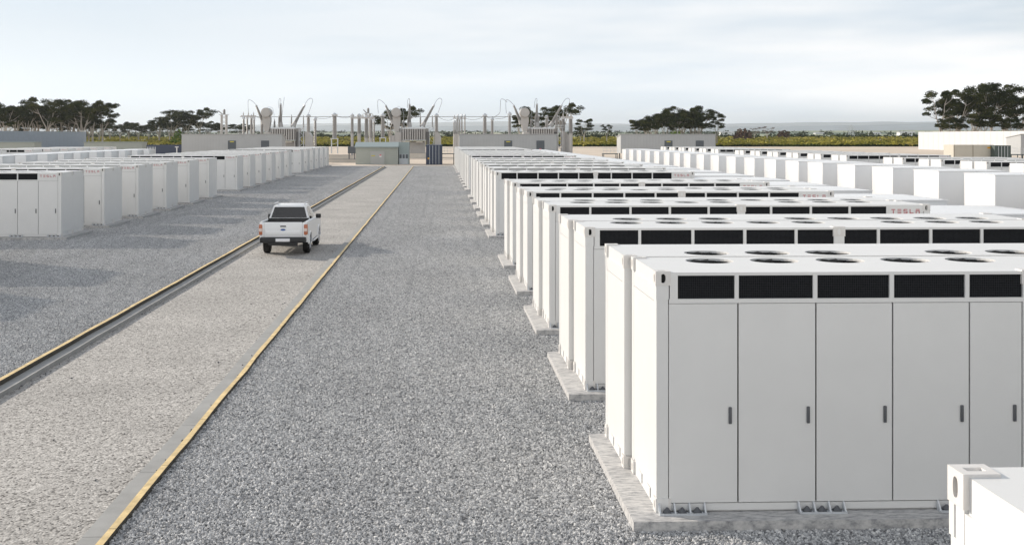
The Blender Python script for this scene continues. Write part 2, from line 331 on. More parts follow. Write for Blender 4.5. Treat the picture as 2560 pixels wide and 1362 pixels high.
# loose gravel: a 2 m patch of stones repeated over the beds (stuff)
def gravel_stuff():
    T = 2.0
    me = bpy.data.meshes.new('gravel')
    pts = []
    def region(x0, x1, y0, y1):
        nx = max(1, round((x1-x0)/T)); 
        y = y0
        while y < y1 - .1:
            for i in range(nx):
                px, py = x0 + (i+.5)*T, y + T/2
                # inside the picture (with a margin)
                D = py*ct + px*st
                if D < 4: continue
                u = CX + F*(px*ct - py*st)/D
                mg = 6*F/D
                if -mg < u < 2560 + mg and D > 10: pts.append((px, py, 0))
            y += T
    region(XR2 + .0, XR2 + 16, 4, 164)
    region(XL0 - 22, XL0, 10, 164)
    me.from_pydata(pts, [], [])
    o = bpy.data.objects.new('gravel', me); COL.objects.link(o); me.materials.append(stone_m)
    tag(o, 'loose grey crushed stones spread over the yard beside the road', 'gravel', kind='stuff')
    g = bpy.data.node_groups.new('gravel', 'GeometryNodeTree')
    g.interface.new_socket('Geometry', in_out='INPUT', socket_type='NodeSocketGeometry')
    g.interface.new_socket('Geometry', in_out='OUTPUT', socket_type='NodeSocketGeometry')
    n = g.nodes; l = g.links
    gi = n.new('NodeGroupInput'); go = n.new('NodeGroupOutput')
    grid = n.new('GeometryNodeMeshGrid'); grid.inputs['Size X'].default_value = T; grid.inputs['Size Y'].default_value = T
    dp = n.new('GeometryNodeDistributePointsOnFaces'); dp.distribute_method = 'RANDOM'; dp.inputs['Density'].default_value = 1700; dp.inputs['Seed'].default_value = 3
    l.new(grid.outputs['Mesh'], dp.inputs['Mesh'])
    ico = n.new('GeometryNodeMeshIcoSphere'); ico.inputs['Radius'].default_value = .0195; ico.inputs['Subdivisions'].default_value = 2
    sp = n.new('GeometryNodeSetPosition'); ntx = n.new('ShaderNodeTexNoise'); ntx.inputs['Scale'].default_value = 38
    vm = n.new('ShaderNodeVectorMath'); vm.operation = 'SUBTRACT'; vm.inputs[1].default_value = (.5, .5, .5)
    vs = n.new('ShaderNodeVectorMath'); vs.operation = 'SCALE'; vs.inputs['Scale'].default_value = .03
    l.new(ntx.outputs['Color'], vm.inputs[0]); l.new(vm.outputs[0], vs.inputs[0]); l.new(vs.outputs[0], sp.inputs['Offset']); l.new(ico.outputs['Mesh'], sp.inputs['Geometry'])
    ip = n.new('GeometryNodeInstanceOnPoints'); l.new(dp.outputs['Points'], ip.inputs['Points']); l.new(sp.outputs['Geometry'], ip.inputs['Instance'])
    rr = n.new('FunctionNodeRandomValue'); rr.data_type = 'FLOAT_VECTOR'; rr.inputs['Min'].default_value = (-3.14, -3.14, -3.14); rr.inputs['Max'].default_value = (3.14, 3.14, 3.14)
    rs = n.new('FunctionNodeRandomValue'); rs.data_type = 'FLOAT_VECTOR'; rs.inputs['Min'].default_value = (.55, .5, .4); rs.inputs['Max'].default_value = (1.45, 1.2, .95); rs.inputs['Seed'].default_value = 5
    l.new(rr.outputs['Value'], ip.inputs['Rotation']); l.new(rs.outputs['Value'], ip.inputs['Scale'])
    rt = n.new('FunctionNodeRandomValue'); rt.data_type = 'FLOAT'; rt.inputs['Seed'].default_value = 9
    sa = n.new('GeometryNodeStoreNamedAttribute'); sa.data_type = 'FLOAT'; sa.domain = 'INSTANCE'; sa.inputs['Name'].default_value = 'tone'
    l.new(ip.outputs[0], sa.inputs['Geometry'])
    for so in rt.outputs:
        if so.enabled and so.type == 'VALUE': l.new(so, [x for x in sa.inputs if x.name == 'Value' and x.enabled][0]); break
    ti = n.new('GeometryNodeTranslateInstances'); rz = n.new('FunctionNodeRandomValue'); rz.data_type = 'FLOAT_VECTOR'; rz.inputs['Min'].default_value = (0, 0, -.006); rz.inputs['Max'].default_value = (0, 0, .016); rz.inputs['Seed'].default_value = 2
    l.new(sa.outputs[0], ti.inputs['Instances']); l.new(rz.outputs['Value'], ti.inputs['Translation'])
    rl = n.new('GeometryNodeRealizeInstances'); l.new(ti.outputs[0], rl.inputs[0])
    sm = n.new('GeometryNodeSetMaterial'); sm.inputs['Material'].default_value = stone_m; l.new(rl.outputs[0], sm.inputs['Geometry'])
    ip2 = n.new('GeometryNodeInstanceOnPoints'); l.new(gi.outputs[0], ip2.inputs['Points']); l.new(sm.outputs[0], ip2.inputs['Instance'])
    ri = n.new('FunctionNodeRandomValue'); ri.data_type = 'INT'; ri.inputs['Seed'].default_value = 11
    for so in ri.inputs:
        if so.enabled and so.name == 'Min': so.default_value = 0
        if so.enabled and so.name == 'Max': so.default_value = 3
    mm = n.new('ShaderNodeMath'); mm.operation = 'MULTIPLY'; mm.inputs[1].default_value = math.pi/2
    l.new([x for x in ri.outputs if x.enabled][0], mm.inputs[0])
    cx = n.new('ShaderNodeCombineXYZ'); l.new(mm.outputs[0], cx.inputs['Z']); l.new(cx.outputs[0], ip2.inputs['Rotation'])
    l.new(ip2.outputs[0], go.inputs[0])
    md = o.modifiers.new('gravel', 'NODES'); md.node_group = g
gravel_stuff()
b = MB(); rs_ = random.Random(4)
for i in range(260):
    y = 11 + 50*rs_.random()**1.6
    if rs_.random() < .5: x = XR1 - abs(rs_.gauss(0, .05)) - .01; z = -.012
    else: x = XL2 + abs(rs_.gauss(0, .10)) + .02; z = ZR + .008
    if rs_.random() < .35: x = rs_.choice((XR0 - abs(rs_.gauss(0, .5)), XL2 + abs(rs_.gauss(0, .8)))); z = ZR + .008
    bm = bmesh.new(); bmesh.ops.create_icosphere(bm, subdivisions=1, radius=rs_.uniform(.010, .022))
    M_ = Matrix.Translation((x, y, z)) @ Matrix.Rotation(rs_.uniform(0, 6), 4, Vector((rs_.random(), rs_.random(), 1)).normalized()) @ Matrix.Diagonal((rs_.uniform(.7, 1.3), rs_.uniform(.7, 1.2), .75, 1))
    b.bm(bm, M_)
tag(b.obj('spilled_stones', stone_m), 'stray stones spilled on the kerb strips and the road edges', 'stones', kind='stuff')

# ------------------------------------------------------------------ battery containers
LU, DU, HU = 8.8, 1.65, 2.785
FANS = [.925, 1.755, 2.6, 3.44, 4.28, 5.94, 6.77, 7.6]
VENTS = [(.26, .925), (.972, 1.844), (1.894, 2.745), (2.797, 3.64), (3.69, 4.35), (4.48, 5.08), (5.13, 6.0), (6.05, 6.9), (6.95, 7.78)]
DOORS = [(.158, .955), (.973, 1.869), (1.887, 2.773), (2.791, 3.683), (3.701, 4.31), (4.52, 5.097), (5.115, 6.017), (6.035, 6.917), (6.935, 7.802), (7.82, 8.64)]
ZV0, ZV1, ZD0, ZD1 = 2.465, 2.735, .111, 2.408
def stadium(ca, cb, ra, rb, n=16):
    pts = []
    for i in range(n):
        t = 2*math.pi*i/n; c, s_ = math.cos(t), math.sin(t)
        pts.append((ca + ra*math.copysign(abs(c)**.85, c), cb + rb*math.copysign(abs(s_)**.7, s_)))
    return pts
def circle(ca, cb, r, n=28): return [(ca+r*math.cos(2*math.pi*i/n), cb+r*math.sin(2*math.pi*i/n)) for i in range(n)]

def shell(b, fans=True, header=True, grooves=True):
    """painted body of one container with its roof"""
    y0 = .045
    b.box(.03, LU-.03, y0, DU-.02, .0, 2.414)                 # core
    b.box(.03, .075, .03, DU-.02, 2.414, 2.769); b.box(LU-.075, LU-.03, .03, DU-.02, 2.414, 2.769)
    b.box(.075, LU-.075, DU-.065, DU-.02, 2.414, 2.769)
    b.box(.075, LU-.075, .06, .075, 2.414, 2.75)
    # header rails and bars, posts
    b.box(.168, LU-.168, .0, .06, ZV1, 2.769); b.box(.158, LU-.158, .0, .06, 2.414, ZV0)
    xs = [.168] + [q for v in VENTS for q in v] + [LU-.168]
    for i in range(0, len(xs), 2): 
        b.box(xs[i], xs[i+1], .0 if i not in (10,) else -.002, .0595, ZV0, ZV1)
    for xa in (.012, LU-.147): b.box(xa, xa+.135, -.0075, .05, .02, .164); b.box(xa, xa+.135, .004, .05, .1645, 2.46); b.box(xa-.004, xa+.142, .0, .05, 2.46, 2.62)
    b.box(4.325, 4.505, -.004, .05, .02, 2.62)
    b.box(.15, LU-.15, .012, .05, .02, ZD0-.012)               # bottom rail
    if grooves:                                               # side panels: raised field between the posts and a base strip
        for sx_, x0, x1 in ((-1, .03, .014), (1, LU-.03, LU-.014)):
            b.box(min(x0, x1), max(x0, x1), .1415, DU-.1415, .20, 2.42); b.box(min(x0, x1), max(x0, x1), .1415, DU-.1415, 2.428, 2.60)
            a, c = (.012, .03) if sx_ < 0 else (LU-.03, LU-.012)
            b.box(a, c, .0505, .14, .17, 2.618); b.box(a, c, DU-.14, DU-.0205, .17, 2.618)
            for yy in (.45, 1.0):
                b.box(a+.004, c-.004, yy, yy+.22, .03, .15)
        b.box(.15, LU-.15, DU-.02, DU-.008, .2, 2.55)
        for xp in (.012, LU-.147, 4.33): b.box(xp, xp+.135, DU-.02, DU-.002, .17, 2.62)
    # roof plate with round fan openings
    zt = 2.770
    put = lambda a, c, d: (a, c, zt - d)
    if fans:
        ya, yb = .90, 1.54; prev = .03
        for fx in FANS:
            x0, x1 = fx-.33, fx+.33
            if x0 - prev > 1e-4: b.add([(prev, ya, zt), (x0, ya, zt), (x0, yb, zt), (prev, yb, zt)], [(0,1,2,3)])
            b.holed((x0, x1, ya, yb), circle(fx, 1.22, .30), put, .045, cap=False); prev = x1
        b.add([(prev, ya, zt), (LU-.03, ya, zt), (LU-.03, yb, zt), (prev, yb, zt)], [(0,1,2,3)])
        b.add([(.03, .0, zt), (LU-.03, .0, zt), (LU-.03, ya, zt), (.03, ya, zt)], [(0,1,2,3)])
        b.add([(.03, yb, zt), (LU-.03, yb, zt), (LU-.03, DU-.02, zt), (.03, DU-.02, zt)], [(0,1,2,3)])
    else: b.add([(.03, 0, zt), (LU-.03, 0, zt), (LU-.03, DU-.02, zt), (.03, DU-.02, zt)], [(0,1,2,3)])

def casting(x0, y0, z0, sx_, sy_, top=True, w=.178, d=.162, h=.118):
    """ISO corner casting with oval holes on the faces that look outwards (sx_, sy_) and on top; returns two meshes (block, black plates for the shade in the holes)"""
    b = MB(); hb = MB(); h = .165; x1, y1, z1 = x0+w, y0+d, z0+h
    # front/back face
    yf = y0 if sy_ < 0 else y1; q = 1 if sy_ < 0 else -1
    b.holed((x0, x1, z0, z1), stadium((x0+x1)/2, (z0+z1)/2, .031, .053), lambda a, c, dd: (a, yf+q*dd, c), .04)
    hb.add([(a, yf+q*.038, c) for a, c in stadium((x0+x1)/2, (z0+z1)/2, .031, .053)], [tuple(range(16))])  # black plate stands for the dark depth of the hole
    b.add([(x0, yf+q*d, z0), (x1, yf+q*d, z0), (x1, yf+q*d, z1), (x0, yf+q*d, z1)], [(0,1,2,3)])
    xf = x0 if sx_ < 0 else x1; p = 1 if sx_ < 0 else -1
    b.holed((y0, y1, z0, z1), stadium((y0+y1)/2, (z0+z1)/2, .026, .05), lambda a, c, dd: (xf+p*dd, a, c), .028)
    hb.add([(xf+p*.027, a, c) for a, c in stadium((y0+y1)/2, (z0+z1)/2, .026, .05)], [tuple(range(16))])
    b.add([(xf+p*w, y0, z0), (xf+p*w, y1, z0), (xf+p*w, y1, z1), (xf+p*w, y0, z1)], [(0,1,2,3)])
    if top:
        b.holed((x0, x1, y0, y1), [(x0+w/2+.045*i, y0+d/2+.028*j) for i, j in ((1,1),(0,1),(-1,1),(-1,0),(-1,-1),(0,-1),(1,-1),(1,0))], lambda a, c, dd: (a, c, z1-dd), .035)
        hb.box(x0+w/2-.046, x0+w/2+.046, y0+d/2-.03, y0+d/2+.03, z1-.04, z1-.034)
    else: b.add([(x0, y0, z1), (x1, y0, z1), (x1, y1, z1), (x0, y1, z1)], [(0,1,2,3)])
    b.add([(x0, y0, z0), (x1, y0, z0), (x1, y1, z0), (x0, y1, z0)], [(0,1,2,3)])
    return b, hb

def letters(b, x0, z0, h, y, th=.006):
    wl, gap, t = .088, .054, .016
    def bx(a, c, e, g): b.box(a, c, y-th, y, e, g)
    x = x0
    bx(x, x+wl, z0+h-t, z0+h); bx(x+wl/2-t/2, x+wl/2+t/2, z0, z0+h-t*1.5); x += wl+gap                     # T
    for k in (0, 1, 2): bx(x, x+wl, z0+(h-t)*k/2, z0+(h-t)*k/2+t)                                               # E
    x += wl+gap
    bx(x, x+wl, z0, z0+t); bx(x, x+wl, z0+(h-t)/2, z0+(h-t)/2+t); bx(x, x+wl, z0+h-t, z0+h); bx(x, x+t, z0+(h-t)/2+t, z0+h-t); bx(x+wl-t, x+wl, z0+t, z0+(h-t)/2)   # S
    x += wl+gap
    bx(x, x+t, z0, z0+h); bx(x+t, x+wl, z0, z0+t); x += wl+gap                                                # L
    bx(x, x+wl, z0+h-t, z0+h); bx(x, x+t, z0, z0+h-2*t); bx(x+wl-t, x+wl, z0, z0+h-2*t); bx(x+t, x+wl-t, z0+h-3.2*t, z0+h-2.2*t)   # A

def fan_mesh():
    b = MB(); zc = 2.764
    b.add([(p[0], p[1], zc-.03) for p in circle(0, 0, .31)], [tuple(range(28))])
    for k in range(9):
        a = 2*math.pi*k/9; c, s_ = math.cos(a), math.sin(a); c2, s2 = math.cos(a+.42), math.sin(a+.42)
        b.add([(c*.07, s_*.07, zc-.004), (c2*.07, s2*.07, zc-.022), (c2*.285, s2*.285, zc-.022), (c*.285, s_*.285, zc-.004)], [(0,1,2,3)])
    b.tube([(0, 0, zc-.03), (0, 0, zc+.004)], .08, 12)
    return b.mesh('fan', dark, 0)
MESH = {}
def two_mat(b, nf, name, m1, m2):
    me = b.mesh(name, m1, 0); me.materials.append(m2)
    for i, p in enumerate(me.polygons): p.material_index = 0 if i < nf else 1
    return me
def build_protos():
    b = MB(); shell(b); MESH['body'] = b.mesh('body', white, 0)
    b = MB(); shell(b, grooves=False, fans=True); MESH['body_far'] = b.mesh('body', white, 0)
    MESH['vent'] = [MB().box(a, c, .03, .04, ZV0, ZV1).mesh('vent', grille, 0) for a, c in VENTS]
    MESH['door'] = [MB().box(a, c, .004, .044, ZD0, ZD1).mesh('door', white, 0) for a, c in DOORS]
    b = MB()
    for (a, c), (e, f) in zip(DOORS, DOORS[1:]):
        if e - c < .05: b.box(c-.004, e+.004, .036, .0445, ZD0, ZD1)
    b.box(.158, 4.31, .036, .0445, ZD1-.002, 2.4138); b.box(4.52, 8.64, .036, .0445, ZD1-.002, 2.4138)
    MESH['gap_shade'] = b.mesh('door_gap_shade', black, 0)  # black backing strips paint the shade inside the gaps round the doors
    MESH['handle'] = []
    for i, (a, c) in enumerate(DOORS):
        b = MB(); hx = c - .085; b.rbox(hx-.018, hx+.018, -.022, .004, 1.02, 1.215, .008); MESH['handle'].append(b.mesh('handle', hand))
    MESH['fan'] = fan_mesh()
    b = MB(); b.box(7.83, 8.6, -.008, .03, 2.45, 2.735); nf = len(b.f); letters(b, 7.89, 2.575, .098, -.0085)
    MESH['panel'] = two_mat(b, nf, 'logo_panel', white, red)
    cs = []
    for (x0, sx_) in ((0, -1), (LU-.178, 1)):
        for (y0, sy_) in ((-.006, -1), (DU-.156, 1)):
            cs.append(casting(x0, y0, HU-.165, sx_, sy_)); cs.append(casting(x0, y0, -.005, sx_, sy_, top=False))
    MESH['cast'] = [(c.mesh('corner_casting', cast_m, 0), h.mesh('casting_hole_shade', black, 0)) for c, h in cs]
    b = MB(); x0, x1, z0, z1 = 4.31, 4.52, HU-.165, HU
    b.holed((x0, x1, z0, z1), stadium((x0+x1)/2, (z0+z1)/2, .031, .053), lambda a, c, dd: (a, -.008+dd, c), .04)
    b.add([(x0,-.008,z0),(x0,.15,z0),(x0,.15,z1),(x0,-.008,z1)], [(0,1,2,3)]); b.add([(x1,-.008,z0),(x1,.15,z0),(x1,.15,z1),(x1,-.008,z1)], [(0,1,2,3)])
    b.add([(x0,-.008,z1),(x1,-.008,z1),(x1,.15,z1),(x0,.15,z1)], [(0,1,2,3)]); b.add([(x0,-.008,z0),(x1,-.008,z0),(x1,.15,z0),(x0,.15,z0)], [(0,1,2,3)])
    b.add([(x0,.15,z0),(x1,.15,z0),(x1,.15,z1),(x0,.15,z1)], [(0,1,2,3)])
    hb = MB().add([(a, .03, c) for a, c in stadium((x0+x1)/2, (z0+z1)/2, .031, .053)], [tuple(range(16))])
    MESH['mid'] = (b.mesh('lifting_lug', cast_m, 0), hb.mesh('casting_hole_shade', black, 0))
    MESH['bracket'] = []; MESH['gusset'] = []
    for x0 in (.03, 1.66, 3.3, 4.96, 6.6, 8.22):
        b = MB(); b.box(x0, x0+.55, -.11, .0, -.004, .008); b.box(x0, x0+.55, -.112, -.1, -.004, .022)
        for k in range(4):
            xx = x0 + k*.176; b.prism([(-.105, .008), (.0, .008), (.0, .112), (-.02, .112)], 'x', xx, xx+.018)
        nf = len(b.f)
        for k in range(3):
            xx = x0+.097+k*.176; b.tube([(xx, -.05, .008), (xx, -.05, .03), (xx, -.05, .075)], [.052, .05, .012], 6)
        MESH['bracket'].append(two_mat(b, nf, 'foot_bracket', galv, hand))
build_protos()
def put(name, me, parent):
    o = bpy.data.objects.new(name, me); COL.objects.link(o); o.parent = parent; return o
def make_unit(kind):
    r = empty('battery_container')
    tag(r, 'white battery container', 'battery container')
    if kind in ('full', 'full_rear'):
        put('body', MESH['body'], r)
        for fx in FANS:
            f = put('fan', MESH['fan'], r); f.location = (fx, 1.22, 0)
        for i, (c, h) in enumerate(MESH['cast']): put('casting_hole_shade', h, put('corner_casting', c, r))
    else: put('body', MESH['body_far'], r)
    if kind in ('full', 'mid'):
        for v in MESH['vent']: put('vent', v, r)
        for i, d in enumerate(MESH['door']):
            dd = put('door', d, r)
            put('handle', MESH['handle'][i], dd)
        put('logo_panel', MESH['panel'], r); put('door_gap_shade', MESH['gap_shade'], r)
        put('casting_hole_shade', MESH['mid'][1], put('lifting_lug', MESH['mid'][0], r))
    if kind == 'full':
        for i in range(6): put('foot_bracket', MESH['bracket'][i], r)
    if kind == 'mid':
        for i, (c, h) in enumerate(MESH['cast']):
            if i in (0, 4): put('casting_hole_shade', h, put('corner_casting', c, r))
        for i in range(0): pass
    if kind in ('mid', 'far'):
        b = MESH.get('fandisks')
        if not b:
            bb = MB()
            for fx in FANS: bb.add([(p[0], p[1], 2.732) for p in circle(fx, 1.22, .31, 20)], [tuple(range(20))])
            b = MESH['fandisks'] = bb.mesh('fan', dark, 0)
        put('fan', b, r)
    return r
SLABT = .121
PROTO = {}
def unit(kind, x, y, z, rot, label, group):
    if kind not in PROTO: o = PROTO[kind] = make_unit(kind)
    else: o = copy_tree(PROTO[kind])
    if rot: o.location = (x + LU, y + DU, z); o.rotation_euler = (0, 0, math.pi)
    else: o.location = (x, y, z); o.rotation_euler = (0, 0, 0)
    tag(o, label, group=group); return o
ORD = ['first','second','third','fourth','fifth','sixth','seventh','eighth','ninth','tenth','eleventh','twelfth','thirteenth','fourteenth','fifteenth','sixteenth','seventeenth','eighteenth','nineteenth','twentieth','twenty-first','twenty-second','twenty-third','twenty-fourth','twenty-fifth','twenty-sixth','twenty-seventh']
def yk(k):
    if k <= 0: return 1.88 + 6.28*k
    if k <= 5: return 12.92 + 6.28*(k-1)
    return 49.27 + 42.63*((k-6)//6) + 6.28*((k-6) % 6)
slab_me = {}
def slab(x, y, wx, wy, h, label, group, seed):
    b = MB(); bm = bmesh.new(); bmesh.ops.create_cube(bm, size=1)
    for v in bm.verts: v.co = (wx/2 + v.co.x*wx, wy/2 + v.co.y*wy, h/2 + v.co.z*h - .0)
    bmesh.ops.subdivide_edges(bm, edges=[e for e in bm.edges if abs(e.verts[0].co.z-e.verts[1].co.z) < .01], cuts=14, use_grid_fill=True)
    for v in bm.verts:
        if v.co.z > h*.5:
            e = .012*noise.noise(Vector((v.co.x*3+seed*9, v.co.y*3, 0)))
            if v.co.x < .01: v.co.x += abs(e)
            if v.co.y < .01: v.co.y += abs(e)
    b.bm(bm); o = b.obj('concrete_slab', concrete, smooth=0, loc=(x, y, 0)); tag(o, label, 'slab', group); return o
def pair(block, k, x, dxr, rowname, kf, kr, n, grp):
    y = yk(k)
    unit(kf, x, y, SLABT, False, 'vented front battery container of the %s pair back, %s' % (n, rowname), grp)
    unit(kr, x + dxr, y + DU + .09, SLABT, True, 'plain rear battery container of the %s pair back, %s' % (n, rowname), grp)
    slab(x - .31 if dxr < 0 else x-.31, y - .31, LU + .62, 3.77, SLABT, 'concrete slab under the %s pair back, %s' % (n, rowname), 'concrete slabs under the battery containers', k+x)
A_ = 'nearest row right of the road'
XA = 2.51
for k in range(0, 24):
    near = k <= 8
    pair('A', k, XA, -.085, A_, 'full' if near else 'mid', 'full_rear' if near else 'far', ORD[k], 'battery containers in the nearest row right of the road')
XLm = -25.10
for k in range(4, 24):
    near = k <= 9
    if k < 6: row = 'row left of road, out of frame'; n = ORD[k-4]
    else: row = 'row left of the road'; n = ORD[k-6]
    pair('L', k, XLm, -.085, row, 'full' if near else 'mid', 'full_rear' if near else 'far', n, 'battery containers in the row left of the road')
for k in range(8, 24):
    pair('C', k, 33.75, -.085, 'row nearest the white wall', 'mid', 'far', ORD[k-8], 'battery containers in the far right row')
for k in range(17, 24):
    pair('L2', k, -56.6, -.085, 'far row at left edge', 'mid', 'far', ORD[k-17], 'battery containers in the far left row')

# smooth white inverter boxes standing between the rows
def sbox_proto(wx, wy, hz):
    r = empty('inverter_box')
    tag(r, 'smooth white box', 'inverter box')
    b = MB(); b.rbox(0, wx, 0, wy, .0, hz-.05, .03, 2); b.obj('body', smoothw, r, smooth=40)
    b = MB(); nx, ny = 20, 14; vs = []; crown = lambda t: .055*(1-(2*t-1)**4)
    for j in range(ny+1):
        for i in range(nx+1):
            tx, ty = i/nx, j/ny; vs.append((-.02+(wx+.04)*tx, -.02+(wy+.04)*ty, hz-.05 + crown(tx)*crown(ty)/.055))
    fs = [(j*(nx+1)+i, j*(nx+1)+i+1, (j+1)*(nx+1)+i+1, (j+1)*(nx+1)+i) for j in range(ny) for i in range(nx)]
    b.add(vs, fs); b.box(-.02, wx+.02, -.02, wy+.02, hz-.09, hz-.052); b.obj('roof', smoothw, r, smooth=60)
    b = MB(); b.box(.1, wx-.1, .05, wy-.05, -.12, 0); b.obj('plinth', concrete, r, smooth=0)
    return r
tproto = sbox_proto(3.9, 3.3, 2.48); first = [True]
def sboxes(x, ys, rowname, grp):
    for i, y in enumerate(ys):
        o = tproto if first[0] else copy_tree(tproto); first[0] = False
        o.location = (x, y, .12); tag(o, 'smooth white inverter box, %s back in the %s' % (ORD[i], rowname), 'inverter box', grp)
tys = [21.3, 27.3, 33.4, 39.3, 43.6] + [g + q for g in (49.27, 91.9) for q in (-.6, 5.0, 10.7, 16.3, 22.2, 28.3, 32.2, 37.2)] + [134.5 + q for q in (-.6, 5, 10.7, 16.3, 22.2)]
sboxes(11.45, tys, 'line behind nearest right row', 'smooth inverter boxes beside the nearest right row')
bys = [g + q for g in (49.27, 91.9, 134.53) for q in (-.5, 5.75, 12.05, 18.35, 24.6, 30.9, 36.3)]
sboxes(27.7, bys[:20], 'line left of far right row', 'smooth inverter boxes in front of the far right row')
sboxes(-46.0, bys[7:20], 'line left of the road', 'smooth inverter boxes in the left yard')

# ------------------------------------------------------------------ pickup truck
carp = mat('car_paint', (.86, .87, .88), .22, spec=.6)
glass = mat('tinted_glass', (.015, .017, .02), .06, spec=.8)
rubber = mat('rubber', (.012, .012, .012), .85)
plast = mat('black_plastic', (.02, .021, .023), .5)
alloy = mat('alloy', (.55, .55, .56), .3, .8)
lampr = mat('lamp_red', (.50, .17, .09), .25); lampw = mat('lamp_clear', (.75, .62, .56), .25)
plate_m = mat('plate_white', (.82, .83, .86), .4); badge_m = mat('badge_blue', (.05, .12, .35), .3)
def arch(cy, r, n=12, a0=168, a1=12):
    return [(cy + r*math.cos(R(a0 + (a1-a0)*i/n)), .36 + r*math.sin(R(a0 + (a1-a0)*i/n))) for i in range(n+1)]
def truck(loc):
    t = empty('pickup_truck', loc); tag(t, 'white double-cab pickup truck driving away along the crushed rock road', 'pickup truck')
    side = [(.12, .52)] + arch(1.22, .46) + arch(4.44, .46) + [(5.26, .46), (5.33, .75), (5.25, 1.0), (4.7, 1.10), (3.9, 1.17), (1.75, 1.26), (.14, 1.28)]
    b = MB()
    for s_ in (-1, 1):
        x0, x1 = (.83, .905) if s_ > 0 else (-.905, -.83)
        b.prism(side, 'x', x0, x1)
        # rounded shoulder rail
        b.tube([(s_*.845, .14, 1.262), (s_*.845, 1.75, 1.245), (s_*.84, 3.9, 1.15), (s_*.82, 5.1, 1.03)], [.05, .05, .055, .05], 8)
        for cy in (1.22, 4.44):      # flared arches
            ar = arch(cy, .485, 14, 176, 4); b.tube([(s_*.905, p[0], p[1]) for p in ar], .036, 6)
    b.rbox(-.84, .84, 3.85, 5.30, .55, 1.09, .06)       # hood block
    b.rbox(-.85, .85, 1.70, 3.95, .48, 1.20, .03)       # cabin lower
    b.box(-.83, .83, .16, 1.7, .58, .64)                # bed floor
    # greenhouse
    zb, zt = 1.19, 1.80
    lo = [(-.83, 1.72), (.83, 1.72), (.82, 4.05), (-.82, 4.05)]; hi = [(-.63, 1.98), (.63, 1.98), (.62, 3.10), (-.62, 3.10)]; tp = [(-.52, 2.12), (.52, 2.12), (.52, 2.95), (-.52, 2.95)]
    b.add([(x, y, zb) for x, y in lo] + [(x, y, zt) for x, y in hi] + [(x, y, 1.85) for x, y in tp],
          [(3,2,1,0), (0,1,5,4), (1,2,6,5), (2,3,7,6), (3,0,4,7), (4,5,9,8), (5,6,10,9), (6,7,11,10), (7,4,8,11), (8,9,10,11)])
    body = b.obj('body', carp, t, smooth=40)
    # bed lining and headboard
    b = MB(); b.box(-.80, .80, .20, 1.69, .645, .66); b.box(-.80, .80, 1.60, 1.69, .66, 1.33); b.box(-.825, -.80, .18, 1.69, .62, 1.25); b.box(.80, .825, .18, 1.69, .62, 1.25)
    b.obj('bed_liner', plast, t, smooth=0)
    # tailgate
    b = MB(); b.rbox(-.73, .73, .075, .17, .70, 1.285, .025); b.rbox(-.66, .66, .06, .09, .80, .98, .012); tg = b.obj('tailgate', carp, t, smooth=40)
    MB().rbox(-.11, .11, .052, .08, 1.11, 1.155, .01).obj('handle', plast, tg)
    b = MB(); n = 20
    b.add([(.095*math.cos(2*math.pi*i/n), .066, 1.00+.036*math.sin(2*math.pi*i/n)) for i in range(n)] + [(.095*math.cos(2*math.pi*i/n), .05, 1.00+.036*math.sin(2*math.pi*i/n)) for i in range(n)],
          [tuple(range(n, 2*n))] + [(i, (i+1) % n, n+(i+1) % n, n+i) for i in range(n)]); b.obj('badge', badge_m, tg)
    b = MB(); b.rbox(-.86, -.73, .08, .3, .60, 1.27, .03); b.rbox(.73, .86, .08, .3, .60, 1.27, .03); b.obj('rear_corner_panel', carp, t, smooth=40)
    for s_ in (-1, 1):
        b = MB(); x0, x1 = sorted((s_*.79, s_*.925)); b.rbox(x0, x1, .045, .30, .80, 1.20, .03); nf = len(b.f)
        b.rbox(x0+.010, x1-.010, .035, .10, .93, 1.05, .01)
        me = b.mesh('taillight', lampr); me.materials.append(lampw)
        for i, p in enumerate(me.polygons): p.material_index = 0 if i < nf else 1
        put('taillight', me, t)
    b = MB(); b.rbox(-.88, .88, -.06, .22, .50, .72, .05); b.rbox(-.55, .55, -.02, .2, .40, .52, .03); bp = b.obj('rear_bumper', plast, t, smooth=40)
    MB().rbox(-.27, .27, -.072, -.055, .555, .675, .006).obj('number_plate', plate_m, bp)
    MB().rbox(-.88, .88, 5.2, 5.4, .42, .78, .06).obj('front_bumper', plast, t, smooth=40)
    # glass
    def quad(lo0, lo1, hi1, hi0, off, a=.08, c=.93, e=.1, f=.9):
        lo0, lo1, hi1, hi0 = map(Vector, (lo0, lo1, hi1, hi0)); nrm = (lo1-lo0).cross(hi0-lo0).normalized()
        g = lambda s_, q: (lo0*(1-s_)+lo1*s_)*(1-q) + (hi0*(1-s_)+hi1*s_)*q + nrm*off
        return [g(e, a), g(f, a), g(f, c), g(e, c)]
    b = MB(); q = quad((-.83, 1.72, zb), (.83, 1.72, zb), (.63, 1.98, zt), (-.63, 1.98, zt), .006, .24, .92, .045, .955); b.add(q, [(0,1,2,3)]); b.obj('rear_window', glass, t, smooth=0)
    b = MB(); q = quad((.82, 4.05, zb), (-.82, 4.05, zb), (-.62, 3.1, zt), (.62, 3.1, zt), .006, .05, .93, .05, .95); b.add(q, [(0,1,2,3)]); b.obj('windscreen', glass, t, smooth=0)
